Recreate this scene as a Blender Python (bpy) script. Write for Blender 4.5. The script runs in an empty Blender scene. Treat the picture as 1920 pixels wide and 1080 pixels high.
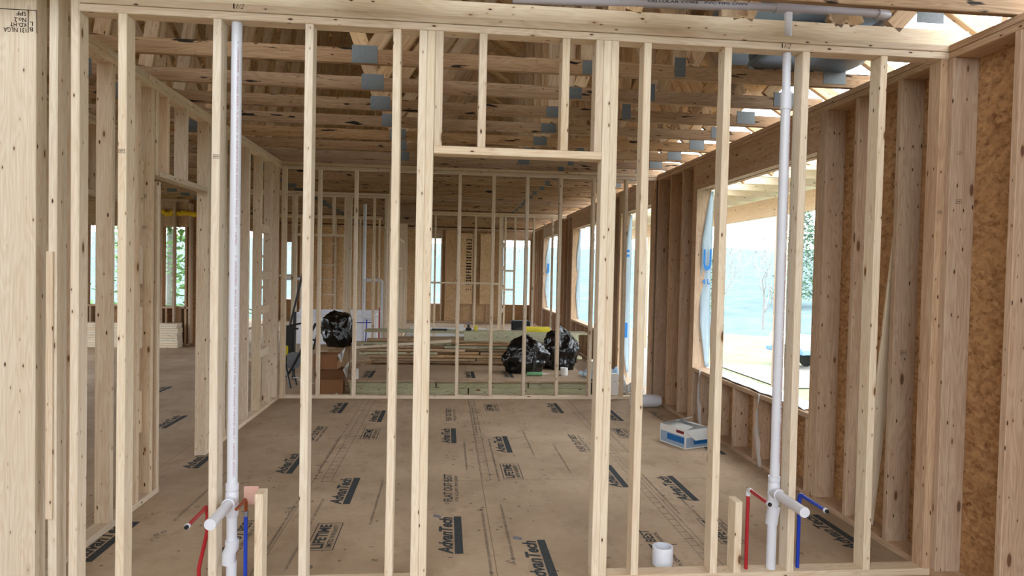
import bpy, bmesh, math, random
from mathutils import Vector, Matrix, noise

random.seed(7)
PI = math.pi
scene = bpy.context.scene
COL = scene.collection

# ------------------------------------------------------------------ camera
f_px, yaw, pit, rol, CH = 1263.22, .0984, .0259, .0214, 1.558
cy, sy = math.cos(yaw), math.sin(yaw)
F = Vector((sy * math.cos(pit), cy * math.cos(pit), -math.sin(pit)))
R0 = Vector((cy, -sy, 0)); U0 = R0.cross(F)
Rv = R0 * math.cos(rol) + U0 * math.sin(rol)
Uv = -R0 * math.sin(rol) + U0 * math.cos(rol)
cam = bpy.data.objects.new('camera', bpy.data.cameras.new('camera'))
COL.objects.link(cam)
m = Matrix((Rv, Uv, -F)).transposed().to_4x4()
m.translation = (0, 0, CH)
cam.matrix_world = m
cam.data.sensor_fit = 'HORIZONTAL'
cam.data.sensor_width = 36
cam.data.lens = 36 * f_px / 1920
cam.data.clip_start = .02
cam.data.clip_end = 600
scene.camera = cam

# ------------------------------------------------------------------ light and exposure
world = bpy.data.worlds.new('overcast_sky')
scene.world = world
world.use_nodes = True
wn, wl = world.node_tree.nodes, world.node_tree.links
wn.clear()
wo = wn.new('ShaderNodeOutputWorld'); wb = wn.new('ShaderNodeBackground')
tc = wn.new('ShaderNodeTexCoord'); sx = wn.new('ShaderNodeSeparateXYZ'); wr = wn.new('ShaderNodeValToRGB')
wl.new(tc.outputs['Generated'], sx.inputs[0]); wl.new(sx.outputs['Z'], wr.inputs[0])
wr.color_ramp.elements[0].position = 0; wr.color_ramp.elements[0].color = (.86, .93, 1, 1)
wr.color_ramp.elements[1].position = .7; wr.color_ramp.elements[1].color = (.92, .96, 1, 1)
wl.new(wr.outputs[0], wb.inputs[0]); wb.inputs[1].default_value = 6.2
wl.new(wb.outputs[0], wo.inputs[0])
sun = bpy.data.objects.new('sun', bpy.data.lights.new('sun', 'SUN'))
COL.objects.link(sun)
sun.data.energy = .4; sun.data.angle = math.radians(40); sun.data.color = (1, .96, .9)
sun.rotation_euler = (math.radians(48), 0, math.radians(-28))     # hazy light from behind the camera
scene.view_settings.view_transform = 'Standard'
scene.view_settings.look = 'None'
scene.view_settings.gamma = 1
scene.view_settings.use_curve_mapping = False
scene.view_settings.exposure = 0.2
scene.cycles.max_bounces = 10
scene.cycles.diffuse_bounces = 6
scene.cycles.sample_clamp_indirect = 6

# ------------------------------------------------------------------ materials
def lin(c):
    return tuple(((v / 255) / 12.92 if v / 255 <= .04045 else ((v / 255 + .055) / 1.055) ** 2.4) for v in c) + (1,)

def newmat(name, rough=.8, spec=.2):
    mt = bpy.data.materials.new(name); mt.use_nodes = True
    b = mt.node_tree.nodes['Principled BSDF']
    b.inputs['Roughness'].default_value = rough
    b.inputs['Specular IOR Level'].default_value = spec
    return mt, mt.node_tree.nodes, mt.node_tree.links, b

def plain(name, col, rough=.6, spec=.3, metal=0, var=.06, scale=14, bump=0):
    mt, n, l, b = newmat(name, rough, spec)
    b.inputs['Metallic'].default_value = metal
    t = n.new('ShaderNodeTexCoord'); ns = n.new('ShaderNodeTexNoise'); ns.inputs['Scale'].default_value = scale
    ns.inputs['Detail'].default_value = 4
    l.new(t.outputs['Object'], ns.inputs['Vector'])
    mx = n.new('ShaderNodeMix'); mx.data_type = 'RGBA'
    c = lin(col)
    mx.inputs[6].default_value = tuple(max(0, v * (1 - var * 2.5)) for v in c[:3]) + (1,)
    mx.inputs[7].default_value = tuple(min(1, v * (1 + var)) for v in c[:3]) + (1,)
    l.new(ns.outputs[0], mx.inputs[0]); l.new(mx.outputs[2], b.inputs['Base Color'])
    if bump:
        bp = n.new('ShaderNodeBump'); bp.inputs['Strength'].default_value = bump
        l.new(ns.outputs[0], bp.inputs['Height']); l.new(bp.outputs[0], b.inputs['Normal'])
    return mt

def math_n(n, l, op, a, b=None, c=None):
    x = n.new('ShaderNodeMath'); x.operation = op
    for i, v in enumerate((a, b, c)):
        if v is None: continue
        if isinstance(v, (int, float)): x.inputs[i].default_value = v
        else: l.new(v, x.inputs[i])
    return x.outputs[0]

def mixc(n, l, fac, a, b, mode='MIX'):
    x = n.new('ShaderNodeMix'); x.data_type = 'RGBA'; x.blend_type = mode
    for sock, v in ((0, fac), (6, a), (7, b)):
        if isinstance(v, (int, float)): x.inputs[sock].default_value = v
        elif isinstance(v, tuple): x.inputs[sock].default_value = v
        else: l.new(v, x.inputs[sock])
    return x.outputs[2]

def wood(name, light, dark, knot=(112, 80, 54), stain=0.0, tintvar=.14, knots=1.0, pink=.35):
    mt, n, l, b = newmat(name, .72, .25)
    uv = n.new('ShaderNodeUVMap'); sp = n.new('ShaderNodeSeparateXYZ'); l.new(uv.outputs[0], sp.inputs[0])
    oi = n.new('ShaderNodeObjectInfo')
    u = math_n(n, l, 'MULTIPLY_ADD', oi.outputs['Random'], 37.0, sp.outputs[0])
    v = math_n(n, l, 'MULTIPLY_ADD', oi.outputs['Random'], 11.0, sp.outputs[1])
    def vec(su, sv, extra=None):
        c = n.new('ShaderNodeCombineXYZ')
        l.new(math_n(n, l, 'MULTIPLY', u, su), c.inputs[0]); l.new(math_n(n, l, 'MULTIPLY', v, sv), c.inputs[1])
        return c.outputs[0]
    # long grain with cathedral waves
    warp = n.new('ShaderNodeTexNoise'); warp.inputs['Scale'].default_value = 1; warp.inputs['Detail'].default_value = 2
    l.new(vec(1.3, 9), warp.inputs['Vector'])
    wv = n.new('ShaderNodeMath'); wv.operation = 'SINE'
    l.new(math_n(n, l, 'MULTIPLY', warp.outputs[0], 95.0), wv.inputs[0])
    fine = n.new('ShaderNodeTexNoise'); fine.inputs['Scale'].default_value = 1; fine.inputs['Detail'].default_value = 5
    l.new(vec(3.5, 170), fine.inputs['Vector'])
    g = math_n(n, l, 'MULTIPLY_ADD', wv.outputs[0], .085, fine.outputs[0])
    rp = n.new('ShaderNodeValToRGB'); l.new(g, rp.inputs[0])
    rp.color_ramp.elements[0].position = .22; rp.color_ramp.elements[0].color = lin(dark)
    rp.color_ramp.elements[1].position = .66; rp.color_ramp.elements[1].color = lin(light)
    # broad blotches: heartwood tone
    bl = n.new('ShaderNodeTexNoise'); bl.inputs['Scale'].default_value = 1; bl.inputs['Detail'].default_value = 3
    l.new(vec(1.1, 12), bl.inputs['Vector'])
    blr = n.new('ShaderNodeMapRange'); l.new(bl.outputs[0], blr.inputs[0])
    blr.inputs[1].default_value = .42; blr.inputs[2].default_value = .75; blr.inputs[4].default_value = pink
    c1 = mixc(n, l, blr.outputs[0], rp.outputs[0], lin(tuple(int(x * k) for x, k in zip(dark, (.96, .86, .78)))))
    # knots
    def knotlayer(su, sv, r, keep, col, cin):
        vo = n.new('ShaderNodeTexVoronoi'); vo.voronoi_dimensions = '2D'; vo.inputs['Scale'].default_value = 1
        l.new(vec(su, sv), vo.inputs['Vector'])
        cs = n.new('ShaderNodeSeparateColor'); l.new(vo.outputs['Color'], cs.inputs[0])
        size = math_n(n, l, 'MULTIPLY', cs.outputs[1], r)
        d = math_n(n, l, 'SUBTRACT', math_n(n, l, 'MULTIPLY_ADD', fine.outputs[0], .02, size), vo.outputs['Distance'])
        on = math_n(n, l, 'LESS_THAN', cs.outputs[0], keep)
        mr = n.new('ShaderNodeMapRange'); l.new(d, mr.inputs[0]); mr.inputs[1].default_value = 0; mr.inputs[2].default_value = .035
        halo = n.new('ShaderNodeMapRange'); l.new(d, halo.inputs[0]); halo.inputs[1].default_value = -.1; halo.inputs[2].default_value = .03; halo.inputs[4].default_value = .45
        cc = mixc(n, l, math_n(n, l, 'MULTIPLY', halo.outputs[0], on), cin, lin((168, 128, 90)))
        return mixc(n, l, math_n(n, l, 'MULTIPLY', mr.outputs[0], on), cc, lin(col))
    c2 = knotlayer(3.1, 9, .11 * knots, .20, knot, c1)
    c3 = knotlayer(9, 23, .11 * knots, .28, (66, 46, 32), c2)
    if stain > 0:
        sn = n.new('ShaderNodeTexNoise'); sn.inputs['Scale'].default_value = 1; sn.inputs['Detail'].default_value = 4
        l.new(vec(4.5, 26), sn.inputs['Vector'])
        sm = n.new('ShaderNodeMapRange'); l.new(sn.outputs[0], sm.inputs[0])
        sm.inputs[1].default_value = .69 - stain * .05; sm.inputs[2].default_value = .73 - stain * .05
        c3 = mixc(n, l, sm.outputs[0], c3, lin((38, 28, 20)))
    # board-to-board tone
    br = n.new('ShaderNodeMapRange'); l.new(oi.outputs['Random'], br.inputs[0])
    br.inputs[3].default_value = 1 - tintvar; br.inputs[4].default_value = 1 + tintvar * .35
    hs = n.new('ShaderNodeHueSaturation'); l.new(c3, hs.inputs['Color']); l.new(br.outputs[0], hs.inputs['Value'])
    s2 = math_n(n, l, 'FRACT', math_n(n, l, 'MULTIPLY', oi.outputs['Random'], 17.3))
    sr = n.new('ShaderNodeMapRange'); l.new(s2, sr.inputs[0]); sr.inputs[3].default_value = .88; sr.inputs[4].default_value = 1.12
    l.new(sr.outputs[0], hs.inputs['Saturation'])
    l.new(hs.outputs[0], b.inputs['Base Color'])
    bp = n.new('ShaderNodeBump'); bp.inputs['Strength'].default_value = .12; bp.inputs['Distance'].default_value = .002
    l.new(g, bp.inputs['Height']); l.new(bp.outputs[0], b.inputs['Normal'])
    return mt

def osb_mat(name, c_lo, c_hi, c_dark, sc=1.0):
    mt, n, l, b = newmat(name, .8, .2)
    t = n.new('ShaderNodeTexCoord')
    col = None
    for i, (rot, s) in enumerate((((.3, .2, .5), (60, 14, 60)), ((.9, .7, 2.1), (16, 64, 40)), ((1.7, .1, 1.2), (50, 50, 13)))):
        mp = n.new('ShaderNodeMapping'); mp.inputs['Rotation'].default_value = rot
        mp.vector_type = 'TEXTURE'; mp.inputs['Scale'].default_value = tuple(1 / (x * sc) for x in s)
        l.new(t.outputs['Object'], mp.inputs[0])
        vo = n.new('ShaderNodeTexVoronoi'); vo.inputs['Scale'].default_value = .9
        dn = n.new('ShaderNodeTexNoise'); dn.inputs['Scale'].default_value = .5; l.new(mp.outputs[0], dn.inputs['Vector'])
        va = n.new('ShaderNodeVectorMath'); va.operation = 'MULTIPLY_ADD'; va.inputs[1].default_value = (2.6, 2.6, 2.6)
        l.new(dn.outputs['Color'], va.inputs[0]); l.new(mp.outputs[0], va.inputs[2])
        l.new(va.outputs[0], vo.inputs['Vector'])
        cs = n.new('ShaderNodeSeparateColor'); l.new(vo.outputs['Color'], cs.inputs[0])
        rp = n.new('ShaderNodeValToRGB'); l.new(cs.outputs[0], rp.inputs[0])
        e = rp.color_ramp.elements
        e[0].position = 0; e[0].color = lin(c_dark); e[1].position = 1; e[1].color = lin(c_hi)
        k = e.new(.22); k.color = lin(c_lo)
        if col is None: col = rp.outputs[0]; last = cs
        else:
            col = mixc(n, l, .5 if i == 1 else .36, col, rp.outputs[0])
    ns = n.new('ShaderNodeTexNoise'); ns.inputs['Scale'].default_value = 3; l.new(t.outputs['Object'], ns.inputs['Vector'])
    mr = n.new('ShaderNodeMapRange'); l.new(ns.outputs[0], mr.inputs[0]); mr.inputs[3].default_value = .82; mr.inputs[4].default_value = 1.12
    hs = n.new('ShaderNodeHueSaturation'); l.new(col, hs.inputs['Color']); l.new(mr.outputs[0], hs.inputs['Value'])
    l.new(hs.outputs[0], b.inputs['Base Color'])
    return mt

def floor_mat():
    mt, n, l, b = newmat('subfloor_panel', .75, .25)
    t = n.new('ShaderNodeTexCoord')
    def ns(scale, det, stretch=(1, 1, 1), rough=.6):
        mp = n.new('ShaderNodeMapping'); mp.inputs['Scale'].default_value = stretch; l.new(t.outputs['Object'], mp.inputs[0])
        x = n.new('ShaderNodeTexNoise'); x.inputs['Scale'].default_value = scale; x.inputs['Detail'].default_value = det
        x.inputs['Roughness'].default_value = rough
        l.new(mp.outputs[0], x.inputs['Vector']); return x.outputs[0]
    a = ns(.9, 5); c = ns(42, 4, (.45, 1, 1)); d = ns(6, 6, (1, .6, 1), .7)
    rp = n.new('ShaderNodeValToRGB'); l.new(a, rp.inputs[0])
    rp.color_ramp.elements[0].position = .3; rp.color_ramp.elements[0].color = lin((156, 135, 112))
    rp.color_ramp.elements[1].position = .7; rp.color_ramp.elements[1].color = lin((194, 173, 148))
    fr = n.new('ShaderNodeMapRange'); l.new(c, fr.inputs[0]); fr.inputs[1].default_value = .3; fr.inputs[2].default_value = .75
    fr.inputs[3].default_value = 0; fr.inputs[4].default_value = .28
    c1 = mixc(n, l, fr.outputs[0], rp.outputs[0], lin((146, 124, 98)))
    dm = n.new('ShaderNodeMapRange'); l.new(d, dm.inputs[0]); dm.inputs[1].default_value = .52; dm.inputs[2].default_value = .8
    dm.inputs[4].default_value = .55
    c2 = mixc(n, l, dm.outputs[0], c1, lin((120, 98, 76)))
    # specks: sawdust, nail marks
    vo = n.new('ShaderNodeTexVoronoi'); vo.voronoi_dimensions = '2D'; vo.inputs['Scale'].default_value = 5.5; l.new(t.outputs['Object'], vo.inputs['Vector'])
    cs = n.new('ShaderNodeSeparateColor'); l.new(vo.outputs['Color'], cs.inputs[0])
    sz = math_n(n, l, 'MULTIPLY', cs.outputs[1], .06)
    sp = math_n(n, l, 'MULTIPLY', math_n(n, l, 'LESS_THAN', vo.outputs['Distance'], sz), math_n(n, l, 'LESS_THAN', cs.outputs[0], .5))
    c3 = mixc(n, l, math_n(n, l, 'MULTIPLY', sp, .7), c2, lin((84, 66, 52)))
    # sheet joints across the room every 1.22 m
    so = n.new('ShaderNodeSeparateXYZ'); l.new(t.outputs['Object'], so.inputs[0])
    fx = math_n(n, l, 'FRACT', math_n(n, l, 'DIVIDE', math_n(n, l, 'SUBTRACT', so.outputs[0], .29), 1.22))
    seam = math_n(n, l, 'LESS_THAN', fx, .0035)
    fy = math_n(n, l, 'FRACT', math_n(n, l, 'DIVIDE', math_n(n, l, 'SUBTRACT', so.outputs[1], 4.95), 2.44))
    seam2 = math_n(n, l, 'LESS_THAN', fy, .0012)
    sm = math_n(n, l, 'MAXIMUM', seam, seam2)
    c4 = mixc(n, l, math_n(n, l, 'MULTIPLY', sm, .65), c3, lin((76, 60, 46)))
    l.new(c4, b.inputs['Base Color'])
    return mt

M = {
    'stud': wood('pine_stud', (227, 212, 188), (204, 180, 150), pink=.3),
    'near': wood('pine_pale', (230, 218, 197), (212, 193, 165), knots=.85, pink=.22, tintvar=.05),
    'ext': wood('pine_exterior_shaded', (204, 178, 150), (174, 142, 114), pink=.4),  # pine toned down: shade on the exterior framing put into the colour
    'truss': wood('southern_pine', (180, 151, 119), (140, 111, 81), stain=1.3, knots=.9, pink=.5, tintvar=.2),
    'web': wood('southern_pine_web', (214, 190, 156), (178, 144, 108), knots=.9, pink=.5, tintvar=.25),
    'treated': wood('treated_pine', (190, 188, 158), (152, 150, 118), stain=.7, pink=.25),
    'pile': wood('weathered_pine', (205, 178, 142), (160, 126, 92), stain=.6, tintvar=.3),
    'osb': osb_mat('osb', (162, 120, 82), (200, 162, 118), (104, 70, 44)),
    'osb_lit': osb_mat('osb_lit', (206, 172, 128), (230, 202, 162), (162, 126, 88)),  # lighter copy of osb, daylight on deck and back wall put into colour
    'floor': floor_mat(),
    'ink': plain('black_ink', (72, 77, 80), .8, .1, var=.25, scale=60),
    'blueink': plain('blue_ink', (60, 110, 160), .8, .1),
    'pencil': plain('pencil', (50, 42, 36), .8, .1),
    'pvc': plain('white_pvc', (216, 220, 230), .32, .5, var=.02),
    'pvc_grey': plain('grey_pvc', (170, 168, 176), .4, .5, var=.03),
    'redprint': plain('red_print', (170, 70, 80), .6, .2),
    'pexred': plain('red_pex', (170, 36, 44), .35, .5, var=.03),
    'pexblue': plain('blue_pex', (24, 62, 178), .35, .5, var=.03),
    'rubber': plain('black_rubber', (22, 22, 24), .5, .4),
    'copper': plain('copper', (176, 100, 66), .35, .5, metal=.85),
    'nailplate': plain('orange_plate', (200, 160, 146), .5, .4, var=.04),
    'gusset': plain('galvanised_plate', (104, 110, 112), .5, .5, metal=.3, var=.16, scale=90, bump=.5),
    'duct': plain('galvanised_duct', (126, 146, 168), .38, .5, metal=.55, var=.08, scale=7),
    'bag': plain('black_plastic', (8, 8, 11), .14, .6, var=.1, scale=6),
    'card': plain('cardboard', (142, 102, 72), .85, .15, var=.06),
    'white': plain('white_card', (226, 226, 224), .6, .3, var=.03),
    'tub': plain('white_acrylic', (236, 238, 246), .2, .5, var=.01),
    'cartonblue': plain('carton_blue', (24, 104, 170), .6, .3, var=.05),
    'cartonpale': plain('carton_pale_blue', (150, 172, 196), .6, .3, var=.08, scale=30),
    'cartonred': plain('carton_red', (120, 30, 34), .6, .3),
    'wrap': plain('house_wrap', (214, 232, 244), .5, .3, var=.03),
    'wrapblue': plain('wrap_blue', (42, 122, 196), .5, .3, var=.03),
    'steel': plain('black_steel', (24, 25, 28), .4, .5),
    'toolgrey': plain('tool_grey', (120, 124, 130), .45, .5, var=.1),
    'yellow': plain('yellow_plastic', (226, 210, 60), .45, .4, var=.06),
    'green': plain('green_label', (120, 176, 130), .4, .4, var=.1),
    'darkgreen': plain('dark_green_plastic', (26, 60, 44), .5, .4),
    'blackbox': plain('black_speaker', (34, 36, 38), .6, .3),
    'lawn': plain('lawn', (126, 134, 106), .95, .1, var=.16, scale=1.4),
    'gravel': plain('gravel_drive', (134, 132, 124), .95, .1, var=.12, scale=9),
    'hill': plain('hazed_hill', (106, 124, 128), 1, 0, var=.2, scale=.9),  # pale bluish tone puts the distance haze into the colour
    'bark': plain('hazed_bark', (150, 150, 148), .9, .1, var=.1),  # washed pale, outdoor haze put into the bark colour
    'needles': plain('hazed_needles', (112, 138, 116), .9, .1, var=.25, scale=4),  # green paled so the haze sits in the needle colour
    'leafpale': plain('pale_leaves', (130, 170, 110), .9, .1, var=.25, scale=4),
    'truckblue': plain('blue_grey_paint', (120, 160, 200), .3, .5),
    'truckwhite': plain('white_paint', (222, 236, 240), .3, .5, var=.02),
    'foam': plain('yellow_foam', (226, 190, 50), .8, .2, var=.1),
    'concrete': plain('concrete', (150, 148, 142), .9, .1),
}
mt, n, l, b = newmat('clear_film', .25, .5)
b.inputs['Base Color'].default_value = (.85, .87, .9, 1); b.inputs['Alpha'].default_value = .38
M['film'] = mt

mt = M['bag']; n, l = mt.node_tree.nodes, mt.node_tree.links
t = n.new('ShaderNodeTexCoord'); mp = n.new('ShaderNodeMapping'); mp.inputs['Scale'].default_value = (9, 9, 3.2); mp.inputs['Rotation'].default_value = (.5, .3, 0)
ns = n.new('ShaderNodeTexNoise'); ns.inputs['Scale'].default_value = 1.6; ns.inputs['Detail'].default_value = 5; ns.inputs['Distortion'].default_value = 1.6
bp = n.new('ShaderNodeBump'); bp.inputs['Strength'].default_value = .35; bp.inputs['Distance'].default_value = .025
l.new(t.outputs['Object'], mp.inputs[0]); l.new(mp.outputs[0], ns.inputs['Vector']); l.new(ns.outputs[0], bp.inputs['Height']); l.new(bp.outputs[0], n['Principled BSDF'].inputs['Normal'])

# ------------------------------------------------------------------ helpers
def link(name, me, parent=None, loc=None):
    o = bpy.data.objects.new(name, me); COL.objects.link(o)
    if parent: o.parent = parent
    if loc is not None: o.location = loc
    return o

def tag(o, label=None, cat=None, group=None, kind=None):
    if label: o['label'] = label
    if cat: o['category'] = cat
    if group: o['group'] = group
    if kind: o['kind'] = kind
    return o

def empty(name, loc=(0, 0, 0), label=None, cat=None, group=None, kind=None, rz=0):
    o = bpy.data.objects.new(name, None); COL.objects.link(o); o.location = loc; o.rotation_euler = (0, 0, rz)
    o.empty_display_size = .1
    return tag(o, label, cat, group, kind)

def board_bm(bm, a, b, wdir, w, t, ch=.003, bow=0.0, segs=1, jag=0.0):
    """timber with eased edges from a to b; w along wdir, t across"""
    a, b = Vector(a), Vector(b); L = (b - a).length; ax = (b - a).normalized()
    W = Vector(wdir); W = (W - ax * W.dot(ax)).normalized(); T = ax.cross(W)
    ch = min(ch, t * .25, w * .25)
    hw, ht = w / 2, t / 2
    prof = [(-hw + ch, -ht), (hw - ch, -ht), (hw, -ht + ch), (hw, ht - ch), (hw - ch, ht), (-hw + ch, ht), (-hw, ht - ch), (-hw, -ht + ch)]
    uvl = bm.loops.layers.uv.verify()
    ou, ov = random.uniform(0, 50), random.uniform(0, 20)
    per = [0]
    for i in range(8):
        p, q = prof[i], prof[(i + 1) % 8]; per.append(per[-1] + math.hypot(q[0] - p[0], q[1] - p[1]))
    rings = []
    for s in range(segs + 1):
        k = s / segs; off = T * (bow * math.sin(PI * k))
        c = a + ax * (L * k) + off
        ring = []
        for (x, y) in prof:
            jx = random.uniform(-jag, 0) if jag and x > 0 and y > 0 else 0
            ring.append(bm.verts.new(c + W * (x + jx * .5) + T * (y + jx)))
        rings.append(ring)
    for s in range(segs):
        for i in range(8):
            j = (i + 1) % 8
            fc = bm.faces.new((rings[s][i], rings[s][j], rings[s + 1][j], rings[s + 1][i]))
            for lp, (uu, vv) in zip(fc.loops, ((s, per[i]), (s, per[i + 1]), (s + 1, per[i + 1]), (s + 1, per[i]))):
                lp[uvl].uv = (ou + L * uu / segs, ov + vv)
    for ring, rev in ((rings[0], True), (rings[-1], False)):
        fc = bm.faces.new(list(reversed(ring)) if rev else ring)
        for lp in fc.loops:
            d = lp.vert.co - a
            lp[uvl].uv = (ou + d.dot(T) * 3, ov + d.dot(W))
    return bm

def fin(name, bm, mat, parent=None, smooth=False, loc=None):
    bmesh.ops.recalc_face_normals(bm, faces=bm.faces)
    me = bpy.data.meshes.new(name); bm.to_mesh(me); bm.free()
    me.materials.append(M[mat] if isinstance(mat, str) else mat)
    if smooth: me.polygons.foreach_set('use_smooth', [True] * len(me.polygons))
    return link(name, me, parent, loc)

def board(name, a, b, wdir, w, t, mat, parent=None, **kw):
    a = Vector(a); b = Vector(b)
    base = Vector(parent.location) if parent is not None and parent.parent is None and parent.rotation_euler[2] == 0 else Vector((0, 0, 0))
    bm = bmesh.new(); board_bm(bm, a - base, b - base, wdir, w, t, **kw)
    return fin(name, bm, mat, parent)

def box_bm(bm, lo, hi, bev=0):
    r = bmesh.ops.create_cube(bm, size=1)
    vs = r['verts']
    c = (Vector(lo) + Vector(hi)) / 2; s = Vector(hi) - Vector(lo)
    for v in vs: v.co = Vector((v.co.x * s.x, v.co.y * s.y, v.co.z * s.z)) + c
    if bev:
        es = {e for v in vs for e in v.link_edges}
        bmesh.ops.bevel(bm, geom=list(es), offset=bev, segments=2, affect='EDGES')
    return bm

def tube_bm(bm, pts, r, seg=14, caps=True):
    pts = [Vector(p) for p in pts]; rings = []
    rs = r if isinstance(r, (list, tuple)) else [r] * len(pts)
    prevn = None
    for i, p in enumerate(pts):
        d = (pts[min(i + 1, len(pts) - 1)] - pts[max(i - 1, 0)]).normalized()
        up = prevn if prevn is not None else (Vector((0, 0, 1)) if abs(d.z) < .9 else Vector((1, 0, 0)))
        n1 = (up - d * up.dot(d)).normalized(); n2 = d.cross(n1); prevn = n1
        rings.append([bm.verts.new(p + (n1 * math.cos(2 * PI * k / seg) + n2 * math.sin(2 * PI * k / seg)) * rs[i]) for k in range(seg)])
    for i in range(len(rings) - 1):
        for k in range(seg):
            bm.faces.new((rings[i][k], rings[i][(k + 1) % seg], rings[i + 1][(k + 1) % seg], rings[i + 1][k]))
    if caps:
        bm.faces.new(list(reversed(rings[0]))); bm.faces.new(rings[-1])
    return bm

def lathe_bm(bm, prof, c=(0, 0, 0), seg=32, caps=True):
    rings = [[bm.verts.new((c[0] + r * math.cos(2 * PI * k / seg), c[1] + r * math.sin(2 * PI * k / seg), c[2] + z)) for k in range(seg)] for r, z in prof]
    for i in range(len(rings) - 1):
        for k in range(seg):
            bm.faces.new((rings[i][k], rings[i][(k + 1) % seg], rings[i + 1][(k + 1) % seg], rings[i + 1][k]))
    if caps: bm.faces.new(list(reversed(rings[0]))); bm.faces.new(rings[-1])
    return bm

def smooth_auto(o, ang=35):
    me = o.data
    me.polygons.foreach_set('use_smooth', [True] * len(me.polygons))
    try: me.set_sharp_from_angle(angle=math.radians(ang))
    except Exception: pass
    return o

def text_mesh(s, size, bold=0.0, shear=0.0, xs=1.0):
    cu = bpy.data.curves.new('lettering', 'FONT'); cu.body = s; cu.size = size; cu.offset = bold; cu.shear = shear
    cu.align_x = 'LEFT'; cu.resolution_u = 3
    o = bpy.data.objects.new('tmp_lettering', cu); COL.objects.link(o)
    dg = bpy.context.evaluated_depsgraph_get(); dg.update()
    me = bpy.data.meshes.new_from_object(o.evaluated_get(dg))
    bpy.data.objects.remove(o); bpy.data.curves.remove(cu)
    if xs != 1.0:
        for v in me.vertices: v.co.x *= xs
    return me

def fit_text(s, width, height, bold=0.0, shear=0.0):
    """mesh of the words, lower-left at 0, scaled to width x height"""
    me = text_mesh(s, 1, bold, shear)
    xs = [v.co.x for v in me.vertices]; ys = [v.co.y for v in me.vertices]
    x0, x1, y0, y1 = min(xs), max(xs), min(ys), max(ys)
    for v in me.vertices:
        v.co.x = (v.co.x - x0) / (x1 - x0) * width; v.co.y = (v.co.y - y0) / (y1 - y0) * height
    return me

def scribble(width, height, step, mat, seed=1):
    """a row of small unreadable strokes"""
    rnd = random.Random(seed); bm = bmesh.new(); x = 0
    while x < width:
        if rnd.random() < .14: x += step; continue
        w = step * rnd.uniform(.45, .7); t = height * .16
        for q in rnd.sample(((x, 0, x + t, height), (x, 0, x + w, t), (x, height - t, x + w, height), (x + w - t, 0, x + w, height), (x, height * .45, x + w, height * .6)), 3):
            bm.faces.new([bm.verts.new(p) for p in ((q[0], q[1], 0), (q[2], q[1], 0), (q[2], q[3], 0), (q[0], q[3], 0))])
        x += step
    me = bpy.data.meshes.new('strokes'); bm.to_mesh(me); bm.free(); me.materials.append(M[mat]); return me

def add_mesh(bm, me, mat4=None):
    nv = len(bm.verts); bm.from_mesh(me); bm.verts.ensure_lookup_table()
    if mat4 is not None:
        for v in list(bm.verts)[nv:]: v.co = mat4 @ v.co

def rect_bm(bm, x0, y0, x1, y1, z=0):
    bm.faces.new([bm.verts.new(p) for p in ((x0, y0, z), (x1, y0, z), (x1, y1, z), (x0, y1, z))])

SW, SD = .0381, .0889          # nominal two-by-four
PZ0, PZ1 = .0381, 2.695        # stud bottom and top
TOP = 2.771
CHORD = .0889

# ------------------------------------------------------------------ structure: floor
bm = bmesh.new(); box_bm(bm, (-7.7, -2.2, -.03), (2.76, 20.0, 0))
floor = fin('floor', bm, 'floor'); tag(floor, kind='structure')
bm = bmesh.new(); box_bm(bm, (-7.6, -2.1, -.62), (2.7, 19.9, -.031))
tag(fin('trim_1', bm, 'concrete'), kind='structure')

def stamp_mesh(kind):
    bm = bmesh.new()
    if kind == 'adv':
        add_mesh(bm, fit_text('AdvanTech', .55, .082, .035, .25), Matrix.Translation((0, .055, 0)))
        rect_bm(bm, .0, -.0, .56, .046)
    elif kind == 'flat':
        add_mesh(bm, fit_text('FLAT OUT BEST', .60, .062, .02), Matrix.Translation((0, .05, 0)))
        add_mesh(bm, fit_text('FOR A QUIET, STIFF FLOOR', .56, .026, .002), Matrix.Translation((0, .005, 0)))
    elif kind == 'life':
        x1, y1, t = .40, .15, .005
        for r in ((0, 0, x1, t), (0, y1 - t, x1, y1), (0, t, t, y1 - t), (x1 - t, t, x1, y1 - t)): rect_bm(bm, *r)
        add_mesh(bm, fit_text('LIFETIME', .35, .068, .03), Matrix.Translation((.025, .062, 0)))
        add_mesh(bm, fit_text('LIMITED WARRANTY', .34, .03, .004), Matrix.Translation((.03, .018, 0)))
    me = bpy.data.meshes.new('stamp_' + kind); bm.to_mesh(me); bm.free(); me.materials.append(M['ink'])
    return me
ST = {k: stamp_mesh(k) for k in ('adv', 'flat', 'life')}
NAMES = {'adv': 'printed_brand_lettering', 'flat': 'printed_slogan', 'life': 'printed_warranty_box'}
def stamp(kind, xr, y, s=1.0):
    """lettering that reads away from the door, feet of the letters on the right at xr"""
    o = link(NAMES[kind], ST[kind], floor, (xr, y, .0012)); o.rotation_euler = (0, 0, PI / 2); o.scale = (s, s, 1)
for x, y in ((.125, 3.66), (.60, 3.27), (-.60, 4.47), (.125, 6.02), (.60, 5.70), (-1.12, 5.15), (-.62, 6.86), (-1.08, 7.28), (1.33, 7.28),
             (1.36, 4.75), (1.77, 4.45), (-1.80, 3.65), (-1.85, 5.3), (2.46, 3.6), (2.46, 5.6), (1.9, 6.9), (-2.6, 6.6), (-3.4, 8.3)):
    stamp('adv', x, y)
for x, y in ((.125, 4.5), (.14, 6.92), (1.30, 5.72), (-1.08, 3.62), (1.30, 3.35), (-1.1, 6.1), (2.42, 6.8)): stamp('flat', x, y)
for x, y in ((-.59, 3.74), (-.60, 6.17), (.61, 4.97), (.62, 7.38), (1.77, 3.72), (1.82, 6.18)): stamp('life', x, y)
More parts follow.
